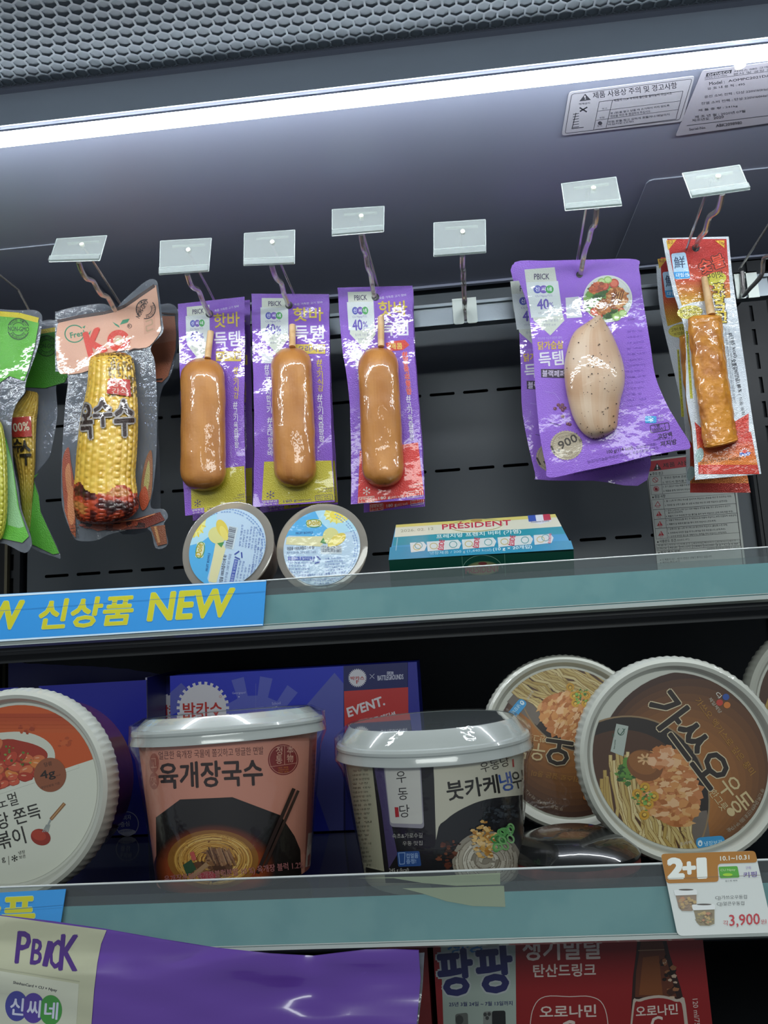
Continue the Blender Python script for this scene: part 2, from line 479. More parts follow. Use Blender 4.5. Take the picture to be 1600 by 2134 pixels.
    def emit(s, mb, surf, off=0.0002, step=0.00012, g=None, mi=0):
        clipn = None
        if s.clip:
            cp = s.clip if area2(s.clip) > 0 else s.clip[::-1]
            clipn = []
            for i in range(len(cp)):
                (xa, ya), (xb, yb) = cp[i], cp[(i + 1) % len(cp)]
                a, b = yb - ya, -(xb - xa); clipn.append((a, b, a * xa + b * ya))
        for polys, col, lay in s.items:
            o = off + step * lay
            for p in polys:
                if clipn:
                    for h in clipn:
                        if any(h[0] * q[0] + h[1] * q[1] > h[2] for q in p):
                            p = clip_half(p, *h)
                            if len(p) < 3: break
                    if len(p) < 3: continue
                for q in (cut(p, surf.g if isinstance(surf, Plane) else g) if g else (p,)):
                    ar = area2(q) if len(q) > 2 else 0
                    if abs(ar) > 1e-4:
                        if ar > 0: q = q[::-1]
                        mb.poly([surf.at(x, y, o) for x, y in q], col, mi, [surf.normal(x, y) for x, y in q] if g and hasattr(surf, 'normal') else None)
def crom(P, t):                           # smooth curve through tuples, t in 0..1
    n = len(P) - 1; i = min(int(t * n), n - 1); u = t * n - i
    p0, p1, p2, p3 = P[max(i - 1, 0)], P[i], P[i + 1], P[min(i + 2, n)]
    return tuple(0.5 * (2 * b + (c - a) * u + (2 * a - 5 * b + 4 * c - d) * u * u + (3 * b - a - 3 * c + d) * u ** 3) for a, b, c, d in zip(p0, p1, p2, p3))
def smooth_outline(P, n=6):
    out = []; m = len(P)
    for i in range(m):
        q = [P[(i - 1) % m], P[i], P[(i + 1) % m], P[(i + 2) % m]]
        for k in range(n):
            u = k / n
            out.append(tuple(0.5 * (2 * b + (c - a) * u + (2 * a - 5 * b + 4 * c - d) * u * u + (3 * b - a - 3 * c + d) * u ** 3) for a, b, c, d in zip(*q)))
    return out
def sheet(mb, outline, surf, col, g=14, thick=0.0006, off=0.0, mi=0, rim=False):
    """a two-sided sealed pouch sheet with the given pixel outline, front and back film and a rim"""
    col = hexc(col) if isinstance(col, str) else col
    tr = tessellate_polygon([[V((p[0], p[1], 0)) for p in outline]])
    for t in tr:
        for q in cut([outline[i] for i in t], surf.g if surf.wave else g):
            ar = area2(q)
            if abs(ar) > 1e-4:
                if ar > 0: q = q[::-1]
                nn = [surf.normal(x, y) for x, y in q] if surf.wave else None
                mb.poly([surf.at(x, y, off) for x, y in q], col, mi, nn)
                mb.poly([surf.at(x, y, off - thick) for x, y in q][::-1], col, mi, [-k for k in nn[::-1]] if nn else None)
    n = len(outline)
    for i in range(n if rim else 0):
        a, b = outline[i], outline[(i + 1) % n]
        mb.poly([surf.at(*a, off), surf.at(*b, off), surf.at(*b, off - thick), surf.at(*a, off - thick)], col, mi)
def body(mb, surf, secs, ratio=0.75, lift=0.5, nl=60, nc=40, disp=None, col=(1, 1, 1), back=0.3, mi=0, arc=None):
    """a rounded solid lying on a surface; secs are pixel pairs left/right from one end to the other"""
    rows = []; cols = []
    for i in range(nl + 1):
        t = i / nl
        lx, ly, rx, ry = crom(secs, t)
        Lp, Rp = surf.at(lx, ly), surf.at(rx, ry)
        n = surf.n; h = (Rp - Lp) / 2; r = max(h.length, 1e-5); th = r * ratio; row = []
        c = (Lp + Rp) / 2 + n * (lift if lift < 0.05 else lift * th)
        for k in range(nc):
            a = 2 * PI * k / nc; sn = math.sin(a)
            d = disp(t, a, r) if disp else 0.0
            sc = 1 + d / max(r, 0.004)
            row.append(c + (h * math.cos(a) + n * (th * (sn if sn > 0 else sn * back))) * sc)
        rows.append(row)
    n0 = len(mb.v)
    mb.grid(rows, (lambda i, j: col(i / nl, 2 * PI * j / nc)) if callable(col) else col, mi, True)
    mb.face([n0 + k for k in range(nc)], col(0, 0) if callable(col) else col, mi)
    e = n0 + nl * nc
    mb.face([e + k for k in range(nc)][::-1], col(1, 0) if callable(col) else col, mi)
def capsule(ax, ay, bx, by, w, p=2.6, w2=None, n=26):
    """left/right pixel pairs of a round-ended bar from a to b"""
    l = math.hypot(bx - ax, by - ay); dx, dy = (bx - ax) / l, (by - ay) / l; out = []; w2 = w2 or w
    cap = 0.5 * w
    for i in range(n + 1):
        s = (1 - math.cos(PI * i / n)) / 2 * l
        e = min(s, l - s); k = 1.0
        if e < cap: k = max(0.0, 1 - (1 - e / cap) ** p) ** (1 / p)
        hw = (w + (w2 - w) * s / l) / 2 * max(k, 0.02)
        cx, cy = ax + dx * s, ay + dy * s
        out.append((cx - dy * hw * -1 * -1, cy + dx * hw * -1 * -1 * 1, cx + dy * hw, cy - dx * hw))
    return out
# ------------------------------------------------------------------ the cabinet
WALL_Y = 0.985
BAR_Y = 0.88
XL, XR = -0.75, 0.75
CZ = CAM.z + 0.440                         # underside of the canopy

# back panel with its rows of slots (real openings)
def slotted_panel():
    mb = MB()
    pitch = (at(1041, 812, WALL_Y) - at(971, 817.5, WALL_Y)).x
    x_ref = at(895, 822, WALL_Y).x
    sl = pitch * 0.75; hh = 0.0019
    za = at(1000, 815, WALL_Y).z; zb = at(1000, 975, WALL_Y).z; dz = za - zb
    zs = [za - dz * i for i in range(0, 7)]
    x0 = at(57, 1160, WALL_Y).x; x1 = at(1560, 1000, WALL_Y).x
    z_hi, z_lo = CAM.z + 0.50, CAM.z - 0.40
    def quad(xa, xb, zlo, zhi, y=WALL_Y):
        mb.poly([(xa, y, zlo), (xb, y, zlo), (xb, y, zhi), (xa, y, zhi)])
    prev = z_hi
    for z in zs:
        quad(x0, x1, z + hh, prev)
        k0 = math.ceil((x0 + 0.02 - x_ref) / pitch); k1 = math.floor((x1 - 0.02 - sl - x_ref) / pitch)
        xa = x0
        for k in range(k0, k1 + 1):
            s = x_ref + k * pitch; e = s + sl
            quad(xa, s, z - hh, z + hh); xa = e
            c = hh * 0.6                   # clipped corners make the slot ends round
            for (px_, sx) in ((s, 1), (e, -1)):
                for sz in (-1, 1):
                    mb.poly([(px_, WALL_Y, z + sz * hh), (px_ + sx * c, WALL_Y, z + sz * hh), (px_, WALL_Y, z + sz * (hh - c))])
            mb.poly([(s, WALL_Y, z + hh), (e, WALL_Y, z + hh), (e, WALL_Y + 0.004, z + hh), (s, WALL_Y + 0.004, z + hh)], mi=1)
            mb.poly([(s, WALL_Y, z - hh), (e, WALL_Y, z - hh), (e, WALL_Y + 0.004, z - hh), (s, WALL_Y + 0.004, z - hh)], mi=1)
        quad(xa, x1, z - hh, z + hh)
        prev = z - hh
    quad(x0, x1, z_lo, prev)
    for xe in (x0, x1):
        mb.poly([(xe, WALL_Y, z_lo), (xe, WALL_Y + 0.012, z_lo), (xe, WALL_Y + 0.012, z_hi), (xe, WALL_Y, z_hi)])
    return mb, x0, x1
mb, WX0, WX1 = slotted_panel()
struct(mb.build('wall_back', [M_DARK, M_BLACK]))
mb = MB(); mb.box((XL - .02, WALL_Y + 0.03, CAM.z - .45), (XR + .02, WALL_Y + 0.05, CAM.z + .56))
struct(mb.build('wall_rear', M_BLACK))
mb = MB(); mb.box((XL - .02, 0.42, CAM.z - .45), (XL, WALL_Y + 0.03, CAM.z + .56)); struct(mb.build('wall_left', M_SHELF))
mb = MB(); mb.box((XR, 0.42, CAM.z - .45), (XR + .02, WALL_Y + 0.03, CAM.z + .56)); struct(mb.build('wall_right', M_SHELF))

# uprights with their slot holes
def upright(px_l, px_r, py, name, inv):
    xa, xb = at(px_l, py, WALL_Y).x, at(px_r, py, WALL_Y).x
    mb = MB(); z0, z1 = CAM.z - 0.40, CAM.z + 0.50
    y = WALL_Y - 0.012
    w = xb - xa; c = (xa + xb) / 2; hs = 0.0022
    mb.poly([(xa, y, z0), (c - hs, y, z0), (c - hs, y, z1), (xa, y, z1)])
    mb.poly([(c + hs, y, z0), (xb, y, z0), (xb, y, z1), (c + hs, y, z1)])
    z = z0; n = 0
    while z < z1 - 0.03:
        mb.poly([(c - hs, y, z), (c + hs, y, z), (c + hs, y, z + 0.010), (c - hs, y, z + 0.010)])
        mb.poly([(c - hs, y + 0.006, z + .01), (c + hs, y + 0.006, z + .01), (c + hs, y + 0.006, z + 0.03), (c - hs, y + 0.006, z + 0.03)], mi=1)
        for sx in (-1, 1):
            mb.poly([(c + sx * hs, y, z + .01), (c + sx * hs, y + .006, z + .01), (c + sx * hs, y + .006, z + .03), (c + sx * hs, y, z + .03)], mi=1)
        z += 0.030
    mb.poly([(c - hs, y, z), (c + hs, y, z), (c + hs, y, z1), (c - hs, y, z1)])
    for xe in (xa, xb): mb.poly([(xe, y, z0), (xe, y + 0.03, z0), (xe, y + 0.03, z1), (xe, y, z1)])
    return struct(mb.build(name, [M_SHELF, M_BLACK]))
upright(20, 52, 1160, 'trim_1', 1)
upright(1570, 1640, 1000, 'trim_2', -1)
mb = MB(); xa = at(11, 1190, WALL_Y - .02).x
mb.box((xa, WALL_Y - .022, CAM.z - .38), (xa + .0035, WALL_Y - .016, CAM.z + .48)); struct(mb.build('trim_3', mat('beige_edge_strip', '#57523f', 0.5)))
mb = MB()
for dx, r in ((0, 0.006), (0.019, 0.005)):
    xc = at(1543, 800, WALL_Y).x + dx
    mb.tube([(xc, WALL_Y - .004, CAM.z - .38), (xc, WALL_Y - .004, CAM.z + .48)], r, 12)
struct(mb.build('trim_4', M_SHELF, smooth=True))

# canopy underside: flat plate behind the lamp, its drop edge, the plate in front and the honeycomb outlet
Y_BACK = at_z(960, 590, CZ).y
Y_COMB = at_z(800, 102, CZ).y
mb = MB()
mb.box((XL, Y_COMB, CZ), (XR, Y_BACK, CZ + 0.012))
mb.box((XL, Y_BACK - 0.002, CZ - 0.003), (XR, Y_BACK + 0.004, CZ + 0.02))
struct(mb.build('ceiling', M_CEIL))
mb = MB(); mb.box((XL, Y_COMB - 0.006, CZ - 0.0005), (XR, Y_COMB, CZ + 0.012)); struct(mb.build('trim_5', mat('grey_frame_strip', '#8b8f9d', 0.5)))
mb = MB(); mb.box((XL, 0.20, CZ + 0.02), (XR, WALL_Y + .03, CZ + 0.12)); struct(mb.build('trim_6', M_SHELF))
mb = MB(); mb.box((XL, 0.20, CZ - 0.05), (XR, 0.22, CZ + 0.12)); struct(mb.build('trim_7', M_SHELF))
mb = MB()
Pc = 0.0098; R = Pc / math.sqrt(3)
row = 0; y = Y_COMB - 0.006 - R * 0.8
while y > 0.24:
    k0 = int(-0.52 / Pc); k1 = int(0.52 / Pc)
    for k in range(k0, k1 + 1):
        cx = (k + (0.5 if row % 2 else 0)) * Pc
        if not (-0.46 < cx - 0.02 < 0.44): continue
        o = [(cx + R * math.sin(PI / 3 * j), y + R * math.cos(PI / 3 * j), CZ + 0.001) for j in range(6)]
        q = [(cx + R * 0.84 * math.sin(PI / 3 * j), y + R * 0.84 * math.cos(PI / 3 * j), CZ + 0.001) for j in range(6)]
        u_ = [(a, b, CZ + 0.0022) for a, b, _ in q]
        for j in range(6):
            jj = (j + 1) % 6
            mb.poly([o[j], o[jj], q[jj], q[j]]); mb.poly([q[j], q[jj], u_[jj], u_[j]], mi=1)
        mb.poly(u_, mi=1)
    y -= R * 1.5; row += 1
tag(mb.build('honeycomb_grille', [M_COMB, M_COMBSHADE]), 'grey honeycomb air outlet at the front of the canopy above the lamp', 'vent')

# access covers screwed under the canopy
def cover(pts, name):
    mb = MB(); q = [at_z(x, y, CZ - 0.0012) for x, y in pts]
    mb.hexa(q + [p + V((0, 0, 0.0014)) for p in q]); return struct(mb.build(name, M_CEIL))
xcv = at_z(1349, 374, CZ).x; ycv = at_z(1349, 374, CZ).y
mb = MB(); r_ = 0.006
pts = [(xcv + r_, ycv), (0.42, ycv), (0.42, Y_BACK - 0.01), (xcv, Y_BACK - 0.01), (xcv, ycv + r_), (xcv + r_ * .3, ycv + r_ * .3)]
mb.poly([(a, b, CZ - .0012) for a, b in pts])
for i in range(len(pts)):
    a, b = pts[i], pts[(i + 1) % len(pts)]
    mb.poly([(*a, CZ - .0012), (*b, CZ - .0012), (*b, CZ), (*a, CZ)], mi=1)
struct(mb.build('trim_8', [M_CEIL, mat('pale_panel_edge', '#858b97', 0.4)]))
mb = MB(); xe = at_z(118, 507, CZ).x; ye = at_z(60, 513, CZ).y
pts = [(-0.55, ye), (xe, ye), (xe, Y_BACK - .01), (-0.55, Y_BACK - .01)]
mb.poly([(a, b, CZ - .0012) for a, b in pts])
mb.poly([(-0.55, ye, CZ - .0012), (xe, ye, CZ - .0012), (xe, ye, CZ), (-0.55, ye, CZ)], mi=1)
struct(mb.build('trim_9', [M_CEIL, MATS['pale_panel_edge']]))

# the light tube
zl = CZ - 0.030
yl = at_z(800, 198, zl).y
lamp = thing('tube_light', 'glowing white light tube running across under the canopy', 'lamp', (0, yl, CZ))
rt = .0062
def arc(a0, a1, n, r, o=0.0): return [(yl + o - r * math.cos(math.radians(lerp(a0, a1, k / n))), zl + r * math.sin(math.radians(lerp(a0, a1, k / n)))) for k in range(n + 1)]
mb = MB(); A_ = arc(-228, 12, 28, rt); mb.grid([[(x_, y_, z_) for y_, z_ in A_] for x_ in (-.69, .69)]); mb.build('tube', M_EMIT, lamp, lamp.location, True, 0, 0)
mb = MB(); A_ = arc(12, 132, 14, rt) ; mb.grid([[(x_, y_, z_) for y_, z_ in A_] for x_ in (-.69, .69)])
mb.box((-0.70, yl - .0078, zl + .0115), (0.70, yl + .004, zl + .0125))
for x_ in (-.62, -.38, .38, .62): mb.box((x_ - .006, yl - .003, zl + .0125), (x_ + .006, yl + .003, CZ))
mb.build('lamp_holder', M_CEIL, lamp, lamp.location)
mb = MB(); ya = Y_COMB - .0005
mb.hexa([(XL, yl - .0090, zl + .0045), (XR, yl - .0090, zl + .0045), (XR, ya, CZ + .001), (XL, ya, CZ + .001), (XL, yl - .0078, zl + .0045), (XR, yl - .0078, zl + .0045), (XR, ya + .0012, CZ + .001), (XL, ya + .0012, CZ + .001)])
struct(mb.build('trim_10', mat('blue_grey_fascia', '#c3ccd6', .5)))
mb = MB(); xk = at(1555, 122, yl).x
mb.tube([(xk, yl + 0.012, zl + 0.012), (xk, yl + 0.012, zl - 0.001)], 0.004, 16); mb.build('clip', mat('cream_plastic', '#cfd2bb', .4), lamp, lamp.location, True)

# ------------------------------------------------------------------ stickers
def flat_thing(name, label, cat, surf, outline, col, art, m=P_PAPER, view=(0, 0, 1), thick=0.0006, origin=None, group=None):
    mb = MB(); px = [(view[0] + x / view[2], view[1] + y / view[2]) for x, y in outline]
    sheet(mb, px, surf, col, 400, thick, rim=True)
    art.emit(mb, surf, 0.00012, 0.00005)
    o = mb.build(name, m, None, origin or surf.at(*px[0]))
    return tag(o, label, cat, group)
def rounded(pts, r, n=4):
    out = []; m = len(pts)
    for i in range(m):
        p, a, b = V((*pts[i], 0)), V((*pts[i - 1], 0)), V((*pts[(i + 1) % m], 0))
        u = p + (a - p).normalized() * r; w = p + (b - p).normalized() * r
        for k in range(n + 1):
            t = k / n; q = u.lerp(p, t).lerp(p.lerp(w, t), t); out.append((q.x, q.y))
    return out
ceil_s = Plane((0, 0.7, CZ - 0.0012), (0, 0, -1))
a = Art((800, 0, 2)); g1 = '#3f4048'
o1 = rounded([(770, 385), (1295, 317), (1243, 507), (740, 566)], 14)
a.line(rounded([(782, 392), (1284, 328), (1232, 498), (754, 556)], 10), 2, g1, closed=True)
a.poly([(838, 390), (862, 416), (814, 422)], g1); a.text('!', 836, 414, 842, 413, 16, '#b9b9c0', 1, 0.05)
a.text('제품 사용상 주의 및 경고사항', 872, 411, 1222, 368, 27, g1, bold=0.03)
a.text('적재금지', 812, 438, 858, 432, 8, g1, bold=.02)
a.line([(815, 448), (845, 466)], 6, g1); a.line([(847, 446), (816, 464)], 6, g1)
for i in range(6): a.line([(788 - i * 0.5, 476 + i * 11), (812, 472 + i * 11)], 2.5, g1)
a.line([(800, 470), (783, 536), (832, 530)], 3, g1)
a.line([(897, 424), (1246, 379)], 2, g1); a.line([(880, 540), (1215, 496)], 2, g1)
a.line([(897, 424), (873, 541)], 2, g1); a.line([(952, 417), (925, 532)], 2, g1); a.line([(1246, 379), (1216, 497)], 2, g1)
a.line([(890, 463), (1236, 420)], 1.5, g1); a.line([(884, 501), (1226, 456)], 1.5, g1)
a.text('제품의 TOP 부위에 물건을 올려놓지 마십시오', 958, 424, 1200, 393, 11, g1, bold=.02)
a.text('문 (창)을 열고 닫을 때 손가락이 끼지 않도록', 944, 478, 1190, 444, 10, g1, bold=.02)
a.text('전원을 차단 후 점검하여 주십시오', 944, 490, 1110, 468, 10, g1, bold=.02)
a.text('위험 문을 잡고 강하게 흔들거나 매달리지', 934, 513, 1190, 480, 9, g1, bold=.02)
a.text('마십시오 (고장)', 934, 524, 1040, 510, 9, g1, bold=.02)
a.ell(900, 513, 9, 8, g1); a.text('주의', 888, 529, 908, 527, 7, g1); a.text('경고', 908, 457, 930, 454, 7, g1); a.text('위험', 898, 495, 918, 492, 7, g1)
flat_thing('warning_sticker', 'pale warning sticker with a black triangle under the canopy', 'sticker', ceil_s, o1, '#a9a9b2', a, view=(800, 0, 2))
a = Art((800, 0, 2))
o2 = rounded([(1326, 296), (1720, 246), (1700, 500), (1215, 568)], 8)
a.rect(1345, 304, 1448, 305, g1); a.poly([(1344, 305), (1450, 290), (1446, 304), (1340, 320)], g1)
a.text('orneco', 1350, 317, 1442, 304, 10, '#a9a9b2', 1, .06)
a.text('MADE IN KOREA', 1338, 328, 1430, 316, 6, g1, bold=.03)
a.text('서비스 080 고객상담실', 1458, 302, 1660, 275, 9, g1, bold=.02); a.text('본사 및 공장 충남', 1456, 314, 1640, 290, 9, g1, bold=.02)
a.line([(1336, 332), (1700, 284)], 1.5, g1)
a.text('Model :', 1356, 355, 1420, 346, 13, g1, bold=.04); a.text('AOMPC2021DA(R)', 1436, 345, 1640, 318, 13, g1, bold=.04)
for i, (s_, xa_, xb_, yy, sl_) in enumerate((('유 효 내 용 적 : 495', 1348, 1504, 375, .13), ('운전 소비 전력 : 단상 220V/60Hz/450W', 1336, 1650, 409, .125), ('전열 소비 전력 : 단상 220V/60Hz/350W', 1322, 1650, 437, .125),
                                    ('제 품 중 량 : 241kg', 1310, 1474, 466, .12), ('제 조 년 월 : 2020년 07월', 1296, 1506, 493, .12), ('제조년도', 1284, 1356, 507, .11))):
    a.text(s_, xa_, yy, xb_, yy - (xb_ - xa_) * sl_, 11, g1, bold=.02)
a.text('2020', 1374, 497, 1416, 491, 11, g1, bold=.05)
a.line([(1262, 523), (1690, 470)], 2, g1)
a.text('Serial No.', 1272, 544, 1342, 535, 10, g1, bold=.02); a.text('ABK2098980', 1384, 530, 1492, 516, 12, g1, bold=.04)
flat_thing('rating_plate', 'silver rating plate beside the warning sticker under the canopy', 'sticker', ceil_s, o2, '#a4a2ad', a, view=(800, 0, 2))

wall_s = Plane((0, WALL_Y - 0.0008, 1.4), (0, -1, 0))
a = Art((1300, 920, 5.333)); k_ = '#26282b'; rd = '#b2333c'
o3 = [(232, 208), (1200, 90), (1375, 1560), (392, 1560)]
a.poly([(252, 240), (272, 222), (1180, 110), (1195, 215), (260, 338)], rd)
a.poly([(366, 240), (418, 312), (326, 322)], k_, 1); a.text('!', 366, 308, 378, 307, 48, '#e8e8e8', 2, .06)
a.text('제품 사용상 주의사항', 436, 295, 1100, 210, 52, k_, 1, .03)
a.line([(258, 338), (385, 1560)], 7, k_); a.line([(1180, 110), (1345, 1560)], 7, k_)
def head(s_, x, y, w): a.rect(x, y - 18, x + 16, y - 2, k_); a.text(s_, x + 28, y, x + 28 + w, y - w * .075, 34, k_, bold=.03)
head('주의 경고', 288, 378, 120); head('점검 사항', 314, 632, 118); head('사용온도 조건', 368, 1128, 180); head('적상 제거 방법', 380, 1252, 215)
a.text('(정상온도: 8℃)', 586, 1115, 728, 1100, 26, k_)
def boxline(y0, y1, xa0, xa1):
    f = lambda x, y: (x, y - (x - xa0) * .078)
    a.line([f(xa0, y0), f(xa0 + 930 if y0 > 600 else xa0 + 915, y0)], 3, k_)
    a.line([(xa0, y0), (xa1, y1)], 3, k_); a.line([(xa0 + 128, y0 - 9), (xa1 + 125, y1 - 9)], 3, k_)
    a.line([f(xa0 + 922, y0), f(xa1 + 926, y1)], 3, k_); a.line([f(xa1, y1), f(xa1 + 926, y1)], 3, k_)
boxline(392, 490, 282, 292); boxline(490, 594, 292, 304)
for y0, y1, xa0, xa1 in ((650, 762, 306, 320), (762, 868, 320, 334), (868, 970, 334, 346), (970, 1085, 346, 358)): boxline(y0, y1, xa0, xa1)
rows_ = ((420, 1180, 420, '1. 정원은 접지용 콘센트를 사용하고 단독으로 사용하십시오.'), (428, 1180, 468, '2. 반드시 접지를 하고, 가스관에 접지하지 마십시오.'), (432, 1120, 518, '3. 공기 흡입구 또는 배출구에 손가락 및 이물질 등을 넣지 마십시오. (상해)'), (438, 962, 566, '4. 제품을 분해,개조하지 마십시오.(고장,누수,감전,화재)'),
         (450, 1195, 678, '1. 월 1~2회 주기적인 청소를 실시하여 주십시오.(전원을 차단 후 보호장갑 착용)'), (456, 1150, 726, '2. 형광등 및 안정기,콤프 등 교환 시 전원 차단 후 교환 하십시오.(감전위험)'), (462, 1180, 784, '3. 공조기(에어컨,난방기)나 외부 바람의 영향을 받을 경우 온도상승의 원인이'), (490, 655, 808, '됩니다.(성능저하)'), (466, 1210, 848, '4. 제품의 TOP 부위에 무거운 물건을 올려 놓지 마십시오.(감전,화재,제품 변형)'),
         (472, 1250, 892, '5. 상품의 적정온도를 확인 후 적정온도로 전열해 주십시오.(저장,진열목적 사용금지)'), (478, 1022, 936, '6. 제품의 앞 뒷면에 물건을 쌓아 두지 마십시오.(성능저하)'), (484, 1150, 990, '7. 응축수는 월1~2회 주기적으로 확인하여 주십시오.(물넘침,누전,화재)'), (490, 1125, 1034, '8. 조명판에 무리한 힘을 주거나,충격을 주면 파손됩니다.(상해,파손)'), (494, 1140, 1072, '9. 유리에 무리한 힘으로 개폐하거나 충격을 주지 마십시오.(상해,파손)'))
for xa_, xb_, yy, s_ in rows_: a.text(s_, xa_, yy, xb_, yy - (xb_ - xa_) * .076, 25, k_, bold=.012, res=1)
a.ring(347, 428, 31, 28, 6, rd); a.line([(327, 410), (367, 446)], 6, rd); a.ring(357, 528, 32, 30, 6, rd); a.ell(357, 530, 18, 18, rd); a.line([(338, 510), (378, 548)], 6, rd)
for i, (cx, cy) in enumerate(((374, 695), (388, 802), (398, 912), (412, 1022))):
    if i: a.poly([(cx, cy - 28), (cx + 33, cy + 22), (cx - 33, cy + 28)], rd); a.text('!', cx - 4, cy + 18, cx + 4, cy + 17, 30, '#d8d8d2', 1, .05)
    else: a.line([(cx, cy - 28), (cx + 30, cy + 20), (cx - 30, cy + 25)], 6, rd, closed=True)
    a.text('주의', cx - 16, cy + 48, cx + 20, cy + 45, 14, rd, bold=.03)
for yy in (1145, 1182, 1214): a.line([(358 + (yy - 1145) * .13, yy), (1285 + (yy - 1145) * .1, yy - 58)], 3, k_)
for i, xx in enumerate((358, 488, 610, 754, 876, 1018, 1156, 1285)): a.line([(xx, 1145 - (xx - 358) * .062), (xx + 8, 1214 - (xx - 358) * .062)], 3, k_)
for i, (s1, s2) in enumerate((('제품명', 'LUNCH'), ('정상보기', '저온'), ('사용온도', '2℃~10℃'), ('제상방법', '강제제상'), ('제상시간', '15시간/회제상'), ('제상복귀온도', '12℃'), ('제상주기', '15분'))):
    xx = (358, 488, 610, 754, 876, 1018, 1156)[i] + 14; w_ = (100, 95, 118, 100, 115, 118, 100)[i]; y_ = 1168 - (xx - 358) * .062
    a.text(s1, xx, y_, xx + w_, y_ - w_ * .062, 20, k_, res=1); a.text(s2, xx + 2, y_ + 36, xx + w_, y_ + 36 - w_ * .062, 22, k_, res=1)
a.text('보호장치는 조건에 따라 변동될 수 있습니다.', 925, 1205, 1285, 1182, 22, k_, res=1)
a.text('※ 이 제품의 2단 ~ 4단의 선반은 냉매가 통하고 있습니다.', 400, 1330, 980, 1288, 25, k_, res=1); a.text('※ 제상시 주의 사항', 402, 1362, 620, 1345, 25, k_, res=1)
flat_thing('notice_sticker', 'long pale notice with a red heading stuck on the back panel', 'sticker', wall_s, o3, '#b9bdb6', a, view=(1300, 920, 5.333))

# ------------------------------------------------------------------ hanging bar
zt = at(968, 629, BAR_Y).z; zb = at(968, 675, BAR_Y).z
bar = thing('hanging_bar', 'brushed steel bar across the cabinet that carries the hooks', 'rail', (0, BAR_Y, zb))
mb = MB(); h_ = zt - zb
mb.box((WX0 - .01, BAR_Y, zb), (WX1 + .01, BAR_Y + 0.010, zt))
mb.build('bar', M_STEEL, bar, bar.location)
mb = MB(); mb.box((WX0 - .01, BAR_Y - 0.004, zt - 0.0045), (WX1 + .01, BAR_Y, zt - 0.001)); mb.box((WX0 - .01, BAR_Y - 0.003, zb), (WX1 + .01, BAR_Y, zb + 0.003))
mb.build('edge_bead', M_STEEL, bar, bar.location)
for nx in (WX0 + .02, WX1 - .02):
    mb = MB(); mb.box((nx - .006, BAR_Y + .010, zb + .003), (nx + .006, WALL_Y, zt - .003)); mb.build('bracket', M_SHELF, bar, bar.location)

